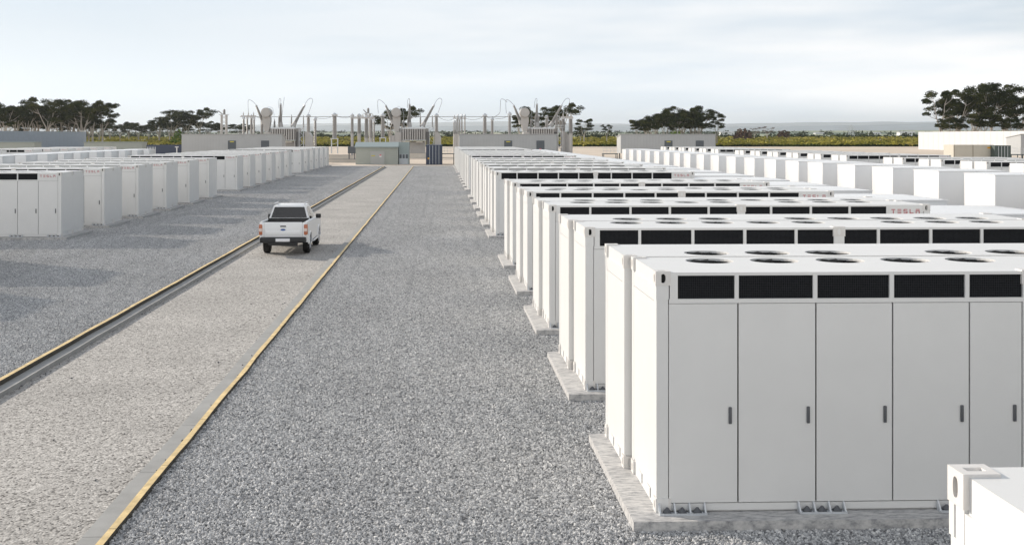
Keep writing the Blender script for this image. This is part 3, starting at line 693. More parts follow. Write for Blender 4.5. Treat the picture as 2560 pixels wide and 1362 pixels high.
    for s_ in (-1, 1):
        for e, f in ((.12, .42), (.46, .86)):
            b = MB(); A0, A1, B1, B0 = (s_*.83, 1.72, zb), (s_*.82, 4.05, zb), (s_*.62, 3.10, zt), (s_*.63, 1.98, zt)
            q = quad(A0, A1, B1, B0, .006*s_, .12, .88, e, f); b.add(q, [(0,1,2,3)]); b.obj('side_window', glass, t, smooth=0)
        MB().tube([(s_*.60, 2.0, 1.86), (s_*.60, 2.1, 1.90), (s_*.60, 3.0, 1.90), (s_*.60, 3.1, 1.84)], .022, 6).obj('roof_rail', alloy, t)
        x0, x1 = sorted((s_*.88, s_*1.09)); MB().rbox(x0, x1, 3.42, 3.55, 1.20, 1.38, .04).obj('wing_mirror', plast, t, smooth=40)
        MB().tube([(s_*.88, 1.8, .42), (s_*.95, 1.95, .42), (s_*.95, 3.6, .42), (s_*.88, 3.8, .42)], .035, 8).obj('side_step', alloy, t)
        for cy in (1.22, 4.44):
            wh = empty('wheel', (s_*.77, cy, .39)); wh.parent = t
            pr = [(-.125, .25), (-.13, .34), (-.10, .385), (0, .39), (.10, .385), (.13, .34), (.125, .25)]
            b = MB(); b.tube([(p[0], 0, 0) for p in pr], [p[1] for p in pr], 28); b.obj('tyre', rubber, wh)
            b = MB(); xo = s_*.131; b.tube([(xo-.02*s_, 0, 0), (xo, 0, 0)], [.245, .235], 24)
            for k in range(6):
                a = math.pi*k/3; b.tube([(xo+.004*s_, .05*math.cos(a), .05*math.sin(a)), (xo+.012*s_, .21*math.cos(a), .21*math.sin(a))], .028, 5)
            b.obj('rim', alloy, wh)
    return t
tk = truck((-5.94, 43.25, ZR))

# ------------------------------------------------------------------ buildings and yard objects at the far end
def steelsheet(name, col, axis='x', pitch=.25):
    def bb(n, l, b):
        c = n.new('ShaderNodeTexCoord'); s_ = n.new('ShaderNodeSeparateXYZ'); l.new(c.outputs['Object'], s_.inputs[0])
        wv = n.new('ShaderNodeMath'); wv.operation = 'PINGPONG'; wv.inputs[1].default_value = pitch/2
        l.new(s_.outputs[axis.upper()], wv.inputs[0])
        bp = n.new('ShaderNodeBump'); bp.inputs['Strength'].default_value = 1; bp.inputs['Distance'].default_value = .12
        l.new(wv.outputs[0], bp.inputs['Height']); l.new(bp.outputs[0], b.inputs['Normal'])
    return mat(name, col, .5, var=.06, vscale=.6, builder=bb)
shed_m = steelsheet('shed_cladding', (.44, .45, .455)); shedr_m = mat('shed_trim', (.42, .43, .43), .5)
door_m = mat('shed_door', (.10, .115, .13), .5); sign_y = mat('sign_yellow', (.62, .55, .05), .5); sign_w = mat('sign_white', (.8, .8, .8), .5); sign_r = mat('sign_red', (.6, .06, .1), .5)
greenb = mat('green_cladding', (.38, .405, .37), .6, var=.05, vscale=1.5); greenr = mat('green_roof', (.30, .36, .36), .5)
conc2 = mat('pale_concrete', (.60, .56, .50), .9, var=.1, vscale=.7)
steel_m = mat('grey_equipment', (.47, .46, .45), .5, .1, var=.06, vscale=1.2); steel_d = mat('dark_equipment', (.18, .18, .185), .6)
wire_m = mat('wire_grey', (.22, .22, .22), .5)
porc = mat('porcelain_grey', (.34, .335, .33), .35, var=.05, vscale=2)
teal = mat('dark_teal_steel', (.04, .065, .07), .5); navy = mat('container_navy', (.045, .06, .10), .5); dkgreen = mat('container_green', (.07, .095, .09), .5)
beige = mat('container_beige', (.54, .51, .44), .7, var=.05, vscale=1)

def gbase(D): return ZR - .02
def shed(u0, u1, D, label, slope_left):
    """elevated switchroom on piers; front wall spans photo columns u0..u1"""
    a, c = P(u0, 341, D), P(u1, 341, D); wx = c.x - a.x
    zt = P(u0, 337, D).z; zf = 1.62; dep = 4.2
    r = empty('switchroom', (a.x, a.y, 0)); tag(r, label, 'switchroom building', 'elevated grey switchrooms')
    b = MB(); b.add([(0,0,zf),(wx,0,zf),(wx,dep,zf),(0,dep,zf),(0,0,zt),(wx,0,zt),(wx,dep,zt-.45),(0,dep,zt-.45)], [(3,2,1,0),(0,1,5,4),(1,2,6,5),(2,3,7,6),(3,0,4,7)]); b.obj('wall', shed_m, r, smooth=0)
    b = MB(); b.add([(-.12,-.12,zt+.01),(wx+.12,-.12,zt+.01),(wx+.12,dep+.12,zt-.47),(-.12,dep+.12,zt-.47),(-.12,-.12,zt+.12),(wx+.12,-.12,zt+.12),(wx+.12,dep+.12,zt-.36),(-.12,dep+.12,zt-.36)],
          [(3,2,1,0),(4,5,6,7),(0,1,5,4),(1,2,6,5),(2,3,7,6),(3,0,4,7)]); b.obj('roof', shedr_m, r, smooth=0)
    for k, fx in enumerate((.46, .79)):
        dx = wx*fx; dd = MB().box(dx, dx+1.35, -.05, .02, zf+.05, zf+2.12).obj('door', door_m, r, smooth=0)
        if k == 0: MB().box(dx+.35, dx+1.0, -.06, -.052, zf+1.85, zf+2.0).obj('warning_sign', sign_y, dd, smooth=0)
        else:
            b = MB(); b.box(dx+.5, dx+.85, -.06, -.052, zf+.45, zf+.8); nf = len(b.f); b.box(dx+.52, dx+.83, -.066, -.061, zf+.64, zf+.78)
            put('warning_sign', two_mat(b, nf, 'warning_sign', sign_w, sign_r), dd)
    for i in range(6):
        for j in (0.3, dep-.5):
            x = .3 + (wx-.8)*i/5; MB().box(x, x+.2, j, j+.2, gbase(D), zf).obj('pier', steel_d, r, smooth=0)
    return r
shed(454, 704, 188, 'long grey corrugated switchroom with two dark doors at the left', 0)
shed(1148, 1393, 188, 'long grey corrugated switchroom with two dark doors directly behind the nearest right row', 1)
shed(1552, 1791, 188, 'long grey corrugated switchroom with two dark doors in front of the right tree clump', 1)
shed(2552, 2800, 165, 'grey corrugated switchroom cut off by the right edge', 1)
def box_thing(name, u0, u1, v0, v1, D, dep, m, label, cat, group=None, base=True, r=0):
    a, c = P(u0, v1, D), P(u1, v0, D)
    b = MB(); z0 = gbase(D)-.02 if base else a.z
    e = empty(name, (a.x, a.y, 0)); tag(e, label, cat, group)
    b.rbox(0, c.x-a.x, 0, dep, z0, c.z, r, 1) if r else b.box(0, c.x-a.x, 0, dep, z0, c.z)
    return e, b, c.x-a.x, c.z, z0
def frame_platform(u0, u1, D, vrail, vfloor, label):
    a, c = P(u0, vfloor, D), P(u1, vfloor, D); zr = P(u0, vrail, D).z; wx = c.x-a.x
    r = empty('access_platform', (a.x, a.y, 0)); tag(r, label, 'platform', 'steel access platforms')
    b = MB(); b.box(0, wx, 0, 1.6, a.z-.12, a.z); b.obj('deck', teal, r, smooth=0)
    for x in (.05, wx-.15):
        for y in (.05, 1.45): MB().box(x, x+.1, y, y+.1, gbase(D), a.z-.12).obj('leg', teal, r, smooth=0)
    b = MB(); n = 4
    for i in range(n+1): x = wx*i/n; b.tube([(x, .04, a.z), (x, .04, zr)], .022, 6)
    for z in (zr, (zr+a.z)/2): b.tube([(0, .04, z), (wx, .04, z)], .022, 6)
    b.obj('railing', galv, r)
frame_platform(1102, 1136, 184, 371, 384, 'steel access platform with railing right of the blue container')
frame_platform(1508, 1545, 184, 371, 384, 'steel access platform with railing beside the third switchroom')
frame_platform(2527, 2560, 160, 371, 386, 'dark steel platform with railing at the right edge')

# green-grey control building
a, c = P(889, 409.6, 183), P(995, 409.6, 183); wx = c.x-a.x
r = empty('control_building', (a.x, a.y, 0)); tag(r, 'green-grey control building with a wide door facing the end of the road', 'building')
ze, zr = P(0, 368.5, 183).z, P(0, 355.5, 186).z
b = MB(); b.box(0, wx, 0, 4.6, gbase(0), ze); b.obj('wall', greenb, r, smooth=0)
b = MB(); b.add([(-.15,-.35,ze-.05),(wx+.1,-.35,ze-.05),(wx+.1,4.6,ze-.05),(-.15,4.6,ze-.05),(-.15,-.35,ze+.12),(wx+.1,-.35,ze+.12),(wx+.1,3,zr),(-.15,3,zr),(wx+.1,4.6,zr),(-.15,4.6,zr)],
      [(0,1,5,4),(4,5,6,7),(7,6,8,9),(9,8,2,3),(1,2,8,6,5),(0,4,7,9,3),(3,2,1,0)]); b.obj('roof', greenr, r, smooth=0)
dx0, dx1 = P(926, 0, 183).x-a.x, P(961, 0, 183).x-a.x; zd = P(0, 378.5, 183).z
dm = mat('grey_door', (.42, .43, .42), .5)
b = MB(); b.box(dx0, dx1, -.05, .02, gbase(0)+.02, zd); dd = b.obj('door', dm, r, smooth=0)
MB().box(dx0+.15, dx0+.75, -.06, -.052, 1.22, 1.36).obj('warning_sign', sign_y, dd, smooth=0)
b = MB(); b.box(dx0+1.45, dx0+1.8, -.06, -.052, 1.10, 1.50); nf = len(b.f); b.box(dx0+1.47, dx0+1.78, -.066, -.061, 1.3, 1.48); put('warning_sign', two_mat(b, nf, 'warning_sign', sign_w, sign_r), dd)
b = MB(); b.box(dx0-.12, dx0, -.08, .02, gbase(0), zd+.12); b.box(dx1, dx1+.12, -.08, .02, gbase(0), zd+.12); b.box(dx0, dx1, -.08, .02, zd, zd+.12); b.obj('door_frame', greenb, r, smooth=0)
x0, x1 = P(997, 0, 184.5).x, P(1023, 0, 184.5).x
e = empty('annex_building', (x0, 184.4, 0)); tag(e, 'narrow green annex with grey louvred doors beside the control building', 'building')
zt = P(0, 355.7, 184.5).z; w2 = x1-x0; MB().box(0, w2, 0, 4, gbase(0), zt).obj('wall', greenr, e, smooth=0)
b = MB(); b.box(.08, w2-.2, -.05, .01, gbase(0)+.02, 1.55); dd = b.obj('door', mat('pale_door', (.5, .54, .58), .4), e, smooth=0)
for i in range(3): MB().box(.12+i*.5, .5+i*.5, -.06, -.052, .85+.0, 1.5).obj('louvre', door_m, dd, smooth=0)

def ship_container(u0, u1, v0, D, m, label, dep=6.06, lx=None):
    e, b, wx, zt, z0 = box_thing('shipping_container', u0, u1, v0, 409, D, dep, m, label, 'shipping container')
    b.obj('body', m, e, smooth=0)
    b = MB()
    for i in range(4):
        x = wx*(.22+.19*i); b.tube([(x, -.05, z0+.1), (x, -.05, zt-.1)], .035, 6)
    b.obj('door_lock_rods', galv, e)
    b = MB(); 
    for s_ in (0, 1): 
        for k in range(4): zz = z0+.35+k*(zt-z0-.5)/4; b.box(.12+s_*wx*.5, wx*.5*(1+s_)-.1, -.03, .01, zz, zz+.42)
    b.obj('door_ribs', m, e, smooth=0)
    return e, wx, z0, zt
e, wx, z0, zt = ship_container(1065, 1106, 362.5, 182, navy, 'dark blue shipping container standing end-on beyond the gravel')
MB().box(.28, .55, -.06, -.036, z0+.9, z0+1.15).obj('warning_sign', mat('sign_amber', (.75, .4, .02), .5), e, smooth=0)
e, wx, z0, zt = ship_container(2487, 2528, 364, 150, dkgreen, 'dark green shipping container end beside the beige container')
e, b, wx, zt, z0 = box_thing('storage_container', 2384, 2486, 362.5, 410, 151, 3, beige, 'long beige storage container in front of the white wall', 'container')
b.obj('body', beige, e, smooth=0); 
b = MB(); 
for x in (0.02, wx*.475, wx-.1): b.box(x, x+.08, -.03, .0, z0, zt-.02)
b.obj('corner_post', mat('post_brown', (.25, .22, .17), .7), e, smooth=0)
MB().box(wx*.84, wx*.92, -.02, -.002, zt-.5, zt-.28).obj('warning_sign', mat('sign_amber', (.75, .4, .02), .5), e, smooth=0)
e, b, wx, zt, z0 = box_thing('storage_container', 366, 453, 363, 410, 190, 2.4, navy, 'dark blue storage container left of the left switchroom', 'container'); b.obj('body', navy, e, smooth=0)
b = MB()
for i in range(6): b.box(.15+wx*.02*i*2.2, .25+wx*.02*i*2.2, -.03, 0, z0, zt-.3)
b.obj('door_rods', galv, e, smooth=0)
for (u0, u1, v0, lab, D) in ((-30, 85, 356.5, 'low beige-green shed at the left edge in front of the panel wall', 195), (210, 354, 356.5, 'low beige-green shed between panel wall and scrubland', 200)):
    e, b, wx, zt, z0 = box_thing('low_shed', u0, u1, v0, 410, D, 3.4, greenb, lab, 'shed'); b.obj('wall', greenb, e, smooth=0)
    MB().box(-.1, wx+.1, -.15, 3.5, zt+.002, zt+.1).obj('roof', greenr, e, smooth=0)
e, b, wx, zt, z0 = box_thing('cable_cabinet', 869.5, 889, 367, 400, 196, 1.5, door_m, 'dark grey cabinet left of the control building', 'cabinet')
b = MB(); b.rbox(0, wx, 0, 1.5, P(0, 384, 196).z, zt, .03, 1); b.obj('body', door_m, e); 
for x in (.1, wx-.3): MB().box(x, x+.2, .3, .6, gbase(0), P(0, 384, 196).z).obj('leg', steel_d, e, smooth=0)
# low concrete walls round the transformer bays
for (u0, u1, v0, D, lab) in ((822, 884, 388.5, 205, 'low pale concrete wall left of the control building'), (1022, 1066, 383.5, 232, 'low pale concrete wall below the middle transformer'), (822, 890, 399, 196, 'lower pale concrete kerb wall in front of the bay')):
    e, b, wx, zt, z0 = box_thing('bund_wall', u0, u1, v0, 410, D, .35, conc2, lab, 'wall', 'low concrete walls round the bays')
    b.obj('wall', conc2, e, smooth=0); MB().box(-.03, wx+.03, -.03, .38, zt+.002, zt+.09).obj('coping', mat('coping', (.3, .3, .3), .8), e, smooth=0)
e, b, wx, zt, z0 = box_thing('equipment_hall', 1133.5, 1150, 335, 410, 395, 6, steel_m, 'tall plain grey enclosure carrying six thin posts behind middle switchroom', 'enclosure'); b.obj('wall', steel_m, e, smooth=0)
# small lamp post
p0 = P(442, 378, 188); e = empty('lamp_post', (p0.x, p0.y, 0)); tag(e, 'short white post lamp beside the left switchroom', 'lamp post')
MB().tube([(0,0,gbase(0)), (0,0,P(0, 369, 188).z)], .09, 8).obj('post', sign_w, e); MB().rbox(-.3, .3, -.15, .15, P(0, 369, 188).z, P(0, 367, 188).z, .05).obj('lamp_head', sign_w, e)

# tall panel walls running away on both sides
def panel_wall(X, Y0, Y1, zt, face, label, m):
    r = empty('panel_wall', (X, Y0, 0)); tag(r, label, 'wall')
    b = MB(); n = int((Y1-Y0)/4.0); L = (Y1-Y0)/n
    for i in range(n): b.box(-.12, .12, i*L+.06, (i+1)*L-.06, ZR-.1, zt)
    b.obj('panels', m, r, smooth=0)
    b = MB()
    for i in range(n+1): b.box(-.10, .10, i*L-.055, i*L+.055, ZR-.1, zt-.03)
    b.obj('posts', mat('wall_post', (.36, .34, .31), .8), r, smooth=0)
panel_wall(P(225, 341, 405).x, 150, 405+P(0,341,0).y*0, 6.0, 1, 'tall blue-grey panel wall in shade beyond the left yard', mat('wall_shade_blue', (.34, .40, .47), .8, var=.1, vscale=1.2, bump=.5, bscale=4, bdist=.05))  # blue-grey base colour carries the tone of the wall's shaded side
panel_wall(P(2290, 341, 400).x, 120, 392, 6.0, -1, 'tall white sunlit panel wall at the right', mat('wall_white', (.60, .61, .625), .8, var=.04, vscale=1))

# ------------------------------------------------------------------ substation
def ribbed(p0, p1, r0, r1, n=18):
    """stack of insulator sheds between two points"""
    p0, p1 = Vector(p0), Vector(p1); pts, rs = [], []
    for i in range(n):
        t = i/n; r_ = r0 + (r1-r0)*t
        pts += [p0.lerp(p1, t), p0.lerp(p1, t+.5/n)]; rs += [r_, r_*.72]
    pts.append(p1); rs.append(r1*.6)
    return pts, rs
def transformer(D, u_rad, label):
    s_ = F/D
    o = P(u_rad, 341, D); r = empty('power_transformer', (o.x, o.y, 0)); tag(r, label, 'power transformer', 'power transformers of the substation')
    K = 79.7                     # crop pixels of the middle unit per metre; origin at its radiator's left edge
    X = lambda c: (c-1000)/K; Z = lambda c: gbase(0) + (1180-c)/K
    # tank, side tanks
    b = MB(); b.rbox(X(1115), X(1385), .9, 4.5, gbase(0), Z(900), .05, 1); b.rbox(X(940), X(1440), .8, 5, Z(890), Z(680), .05, 1); b.obj('tank', steel_m, r)
    b = MB(); b.rbox(X(868), X(985), .1, 3.4, gbase(0), Z(742), .05, 1); b.rbox(X(808), X(868), .4, 3, gbase(0), Z(800), .05, 1); b.rbox(X(775), X(806), .6, 2.4, gbase(0), Z(800), .04, 1); b.obj('cable_box', steel_m, r)
    b = MB(); b.prism([(X(1540), gbase(0)), (X(1655), gbase(0)), (X(1655), Z(830)), (X(1635), Z(780)), (X(1600), Z(745)), (X(1540), Z(738))], 'y', .6, 4.4); b.obj('end_tank', steel_m, r, smooth=20)
    # radiator bank
    rb = empty('radiator_bank'); rb.parent = r
    b = MB(); b.rbox(X(995), X(1395), -.9, .6, Z(690), Z(668), .03, 1); b.rbox(X(995), X(1395), -.9, .6, Z(890), Z(876), .03, 1); b.obj('header_pipe', galv, rb)
    for i in range(10):
        x = X(1003)+i*(X(1392)-X(1003))/10; MB().rbox(x, x+.30, -.95, .55, Z(878), Z(690), .05, 1).obj('radiator_fin', steel_m, rb)
    for x in (X(1378), X(1000)): MB().box(x, x+.16, -.9, -.74, gbase(0), Z(892)).obj('leg', steel_m, rb, smooth=0)
    b = MB(); b.box(X(1010), X(1120), -1.1, .5, Z(915), Z(900)); b.box(X(1230), X(1340), -1.1, .5, Z(922), Z(902)); b.obj('fan_shelf', conc2, rb, smooth=0)
    # conservator on its pedestal
    cn_ = MB(); zc = Z(410); xc = X(890); R_ = 1.02
    cn_.tube([(xc, -.5, zc), (xc, -.42, zc), (xc, 3.0, zc), (xc, 3.08, zc)], [R_-.08, R_, R_, R_-.08], 32); cn_.tube([(xc, -.53, zc), (xc, -.5, zc)], .8, 28)
    co = cn_.obj('conservator', steel_m, r)
    b = MB(); b.prism([(X(858), Z(735)), (X(932), Z(735)), (X(962), Z(560)), (X(960), Z(480)), (X(822), Z(480)), (X(838), Z(600))], 'y', .3, 2.2); b.obj('pedestal', steel_m, r, smooth=20)
    MB().tube([(xc+.05, 1, zc+1.0), (xc+.5, 1, zc+1.3), (xc+1.3, 1, zc+.9), (xc+1.6, 1, zc-.4), (xc+1.6, 1, Z(670))], .045, 6).obj('oil_pipe', galv, r)
    # high-voltage bushings
    for (xa, za, xb, zb_, yy) in ((840, 600, 703, 275, 1.2), (1113, 655, 1113, 245, 2.4), (1335, 645, 1540, 270, 1.4)):
        A_0, B_0 = Vector((X(xa), yy, Z(za))), Vector((X(xb), yy, Z(zb_))); bu = empty('bushing'); bu.parent = r
        M_ = A_0.lerp(B_0, .2)
        b = MB(); b.tube([A_0, A_0.lerp(M_, .35), M_], [.58, .48, .40], 14); b.obj('turret', steel_m, bu)
        pts, rs = ribbed(M_, A_0.lerp(B_0, .94), .39, .23, 22); b = MB(); b.tube(pts, rs, 12); b.obj('insulator', porc, bu)
        b = MB(); b.tube([A_0.lerp(B_0, .93), A_0.lerp(B_0, .96), B_0], [.27, .27, .06], 10); b.obj('terminal', galv, bu)
        # looping jumper wire
        d = -1 if xb < xa else 1
        if xa == xb: pts = [B_0, B_0+Vector((.05,0,.7)), B_0+Vector((-.1,0,1.0)), B_0+Vector((-.35,0,.7)), B_0+Vector((-.45,.5,-.2)), B_0+Vector((-.5,.8,-1.0))]
        elif d < 0: pts = [B_0, B_0+Vector((-.6,0,.65)), B_0+Vector((-1.3,0,1.05)), B_0+Vector((-1.62,0,.8)), B_0+Vector((-1.62,0,-.5)), B_0+Vector((-1.5,0,-1.9))]
        else: pts = [B_0, B_0+Vector((.4,0,.75)), B_0+Vector((1.0,0,1.3)), B_0+Vector((1.5,0,1.2)), B_0+Vector((1.6,0,.6)), B_0+Vector((1.2,0,-.6)), B_0+Vector((.75,0,-1.9))]
        # smooth the polyline (Catmull-Rom)
        q = []
        for i in range(len(pts)-1):
            p_0, p_1, p_2, p_3 = pts[max(i-1, 0)], pts[i], pts[i+1], pts[min(i+2, len(pts)-1)]
            for k in range(5):
                t_ = k/5; q.append(.5*((2*p_1) + (p_2-p_0)*t_ + (2*p_0-5*p_1+4*p_2-p_3)*t_*t_ + (3*p_1-p_0-3*p_2+p_3)*t_**3))
        q.append(pts[-1]); MB().tube(q, .042, 5).obj('jumper_wire', wire_m, bu)
    # small arresters on the tank
    for (xa, z0_, z1_, rr) in ((1300, 655, 440, .20), (1505, 655, 450, .17), (1010, 665, 520, .26), (1085, 660, 450, .2)):
        pts, rs = ribbed((X(xa), 2.2, Z(z0_)), (X(xa), 2.2, Z(z1_+30)), rr, rr*.8, 14); pts.append(Vector((X(xa), 2.2, Z(z1_)))); rs.append(.04)
        MB().tube(pts, rs, 12).obj('surge_arrester', porc, r)
    # lattice support with platform
    b = MB(); xl, xr, zb0, zt0 = X(1455), X(1528), gbase(0), Z(670)
    for y in (-.6, .3):
        b.tube([(xl, y, zb0), (xl, y, zt0)], .05, 5); b.tube([(xr, y, zb0), (xr, y, zt0)], .05, 5)
        nseg = 8
        for i in range(nseg):
            za_, zb_ = zb0+(zt0-zb0)*i/nseg, zb0+(zt0-zb0)*(i+1)/nseg
            b.tube([(xl if i % 2 else xr, y, za_), (xr if i % 2 else xl, y, zb_)], .03, 4)
    b.box(xl-.3, xr+.25, -.75, .5, zt0, zt0+.1); b.box(xl-.45, xr+.3, -.75, .5, zt0+.45, zt0+.55); b.obj('lattice_support', galv, r, smooth=0)
    b = MB(); b.rbox(X(1400), X(1450), .5, 3.8, gbase(0), Z(738), .04, 1); b.obj('control_cubicle', steel_d, r)
    return r
transformer(240, 681, 'leftmost of three grey power transformers, rising behind the left switchroom')
transformer(240, 1006.5, 'middle of three grey power transformers, above the control building')
transformer(240, 1328, 'rightmost of three grey power transformers, rising behind the middle switchroom')

def post(u, vt, vm, D, wpx, label, stand='column', group='insulator posts of the substation', vb=None):
    s_ = F/D; o = P(u, 341, D); rr = wpx*1.3/s_/2; zt, zm = P(u, vt, D).z, P(u, vm, D).z
    r = empty('insulator_post', (o.x, o.y, 0)); tag(r, label, 'insulator post', group)
    hd = min(.9, (zt-zm)*.18)
    pts, rs = ribbed((0, 0, zm), (0, 0, zt-hd), rr, rr*.9, 16); MB().tube(pts, rs, 12).obj('insulator', porc if stand != 'pale' else steel_m, r)
    MB().tube([(0,0,zt-hd), (0,0,zt-hd*.55), (0,0,zt-hd*.3), (0,0,zt)], [rr*1.15, rr*1.25, rr*.8, .03], 12).obj('cap', galv, r)
    zb = gbase(0)
    if stand == 'legs':
        b = MB(); q = rr*1.25
        b.box(-q*1.2, q*1.2, -q*1.2, q*1.2, zm-.18, zm)
        for sx_ in (-1, 1):
            for sy_ in (-1, 1): b.tube([(sx_*q, sy_*q, zb), (sx_*q, sy_*q, zm-.1)], .09, 6)
        for z in (.3, .6):
            zz = zb+(zm-zb)*z; b.tube([(-q, -q, zz), (q, -q, zz+.4)], .05, 5)
        b.obj('stand', galv, r)
    else: MB().tube([(0,0,zb), (0,0,zm)], rr*.85, 10).obj('stand', steel_m, r)
    return r
pos = [ (788, 292, 368, 250, 6, 'slim insulator post right of the left transformer', 'column'),
 (836.5, 282, 346, 300, 9.5, 'tall insulator post on four legs between left and middle transformers', 'legs'),
 (880.5, 284, 334, 232, 6.5, 'outermost post of the five-post cluster left of the middle transformer', 'column'),
 (898, 284, 334, 233, 8, 'second post from the left in the cluster left of the middle transformer', 'column'),
 (916, 287, 345, 234, 8.5, 'third post from the left in the cluster left of the middle transformer', 'column'),
 (928, 290, 345, 236, 6.5, 'fourth post from the left in the cluster left of the middle transformer', 'column'),
 (935, 294, 350, 238, 4, 'thin fifth post at the right of the cluster left of middle transformer', 'column'),
 (957, 283, 344, 260, 8.5, 'single capped post with four legs beside the middle transformer', 'legs'),
 (1091, 283, 338, 262, 7.5, 'capped post just right of the middle transformer', 'column'),
 (1212, 283, 345, 255, 8, 'capped post behind the middle switchroom, left of a thinner post', 'column'),
 (1230.5, 293, 345, 250, 6, 'thinner post behind the middle switchroom with a looping wire', 'column'),
 (1274, 279, 345, 236, 6.5, 'tallest post left of the right transformer conservator', 'column'),
 (609, 288, 345, 236, 5, 'first post of the cluster behind the left switchroom', 'column'),
 (618, 287, 345, 237, 4.5, 'second post of the cluster behind the left switchroom', 'column'),
 (628.5, 286, 345, 238, 6, 'third and thickest post of the cluster behind the left switchroom', 'column'),
 (635, 288, 345, 240, 4.5, 'fourth post of the cluster behind the left switchroom', 'column'),
 (655, 290, 345, 246, 7, 'post between that left cluster and the left transformer', 'column'),
 (771, 284, 345, 262, 7.5, 'capped post just right of the left transformer', 'column'),
 (1344, 284, 330, 255, 8, 'capped post on the tank line of the right transformer', 'column'),
 (1366, 288, 330, 252, 6, 'post between the two right bushings of the right transformer', 'column'),
 (1391, 286, 330, 258, 7, 'capped post right of the right transformer bushings', 'column'),
 (1408, 292, 328, 240, 8, 'thick post second from the right end of the substation', 'column'),
 (1426.5, 290, 334, 238, 9, 'thickest post at the right end of the substation', 'column')]
for (u, vt, vm, D, wp, lab, stn) in pos: post(u, vt, vm, D, wp, lab, stn)
for i, (u, vt) in enumerate(((1135, 300), (1140, 297), (1144.5, 285), (1149, 291), (1154.5, 284), (1162, 284))):
    post(u, vt, 335, 300, 3.2, '%s of six thin rods standing left of the middle switchroom' % ['leftmost', 'second from left', 'third from left', 'fourth from left', 'fifth from left', 'rightmost'][i], 'column', 'thin insulator rods')
# cross beams carried by the clusters
def beam(u0, u1, v, D, label):
    a, c = P(u0, v, D), P(u1, v, D); b = MB(); w_ = c.x-a.x
    b.box(0, w_, -.15, .15, -.14, .14)
    n = max(3, int(w_/.9))
    for i in range(n):
        x = w_*(i+.5)/n; b.tube([(x, 0, .14), (x, 0, .5), (x, 0, .95)], [.13, .11, .02], 8)
    o = b.obj('cross_beam', steel_m, loc=a); tag(o, label, 'cross beam', 'switch beams of the substation')
beam(602, 640, 291, 236, 'short beam with finger contacts on the cluster behind left switchroom')
beam(876, 938, 295.5, 231.5, 'long beam with finger contacts on the cluster left of middle transformer')
beam(1403, 1432, 293, 237, 'short beam with finger contacts at the right end of the substation')
beam(1132, 1166, 296, 300, 'short beam across the six thin rods')
# horizontal busbar
b = MB(); pts = [P(u, 292.3 + .2*math.sin(u*.02), 244) for u in range(600, 1431, 10)]; o0 = pts[0]; b.tube([p-o0 for p in pts], .055, 5)
tag(b.obj('busbar_conductor', steel_d, loc=o0), 'long thin horizontal conductor linking the three transformers', 'conductor')
# long looping wire on the thin post
b = MB(); pts = [P(u, v, 250) for u, v in ((1230.5, 293), (1238, 291.5), (1246, 287), (1250, 281), (1251, 262), (1251.5, 250), (1254, 247.5), (1260, 249), (1268, 256))]; b.tube([p-pts[0] for p in pts], .045, 5)
tag(b.obj('looping_wire', wire_m, loc=pts[0]), 'wire rising in a loop from the thinner post to the right transformer', 'wire')
# slack connecting wires between neighbouring posts
for i, (u0, v0, u1, v1, sag, D_) in enumerate(((790, 294, 836, 288, 6, 275), (838, 288, 878, 292, 5, 266), (640, 292, 655, 293, 2, 241), (711, 243, 705, 290, -3, 243), (1166, 297, 1211, 290, 6, 270), (1213, 290, 1230, 294, 3, 253), (1232, 294, 1273, 288, 6, 244), (940, 297, 957, 290, 3, 250), (1093, 290, 1132, 299, 6, 280), (1391, 292, 1408, 294, 2, 248))):
    q = [P(u0+(u1-u0)*t/8, v0+(v1-v0)*t/8 + sag*4*(t/8)*(1-t/8), D_) for t in range(9)]
    tag(MB().tube([p-q[0] for p in q], .04, 5).obj('slack_wire', wire_m, loc=q[0]), 'thin slack wire, %s from the left among the substation posts' % ORD[[1, 2, 0, 0, 5, 6, 7, 3, 4, 8][i] if i != 3 else 9], 'wire', 'slack wires of the substation')
# lattice tower with disconnector
def ltower(u0, u1, vt, D, label, vb=337):
    a, c = P(u0, vt, D), P(u1, vt, D); r = empty('disconnector_tower', (a.x, a.y, 0)); tag(r, label, 'disconnector tower', 'disconnector towers'); w_ = c.x-a.x; zt = a.z
    for x in (0, w_): MB().tube([(x, 0, gbase(0)), (x, 0, zt)], .26, 8).obj('column', steel_m, r)
    b = MB(); n = 9
    for i in range(n):
        za, zb = zt*i/n, zt*(i+1)/n; b.tube([(0, 0, za), (w_, 0, zb)], .05, 4); b.tube([(w_, 0, za), (0, 0, zb)], .05, 4)
    b.obj('bracing', galv, r, smooth=0)
    b = MB(); b.box(-.5, w_+.5, -.5, .5, zt, zt+.15); b.obj('platform', galv, r, smooth=0)
    pts, rs = ribbed((w_*.55, 0, zt+.15), (w_*.55, 0, zt+1.3), .32, .3, 5); MB().tube(pts, rs, 10).obj('insulator', porc, r)
    pts, rs = ribbed((w_*.2, 0, zt+.15), (-w_*.7, 0, zt+.95), .14, .12, 6); MB().tube(pts, rs, 8).obj('side_insulator', porc, r)
ltower(554, 566, 288, 250, 'free-standing lattice tower with switch on top behind left switchroom')
ltower(915, 925, 285, 250, 'lattice tower with switch on top left of the middle transformer')

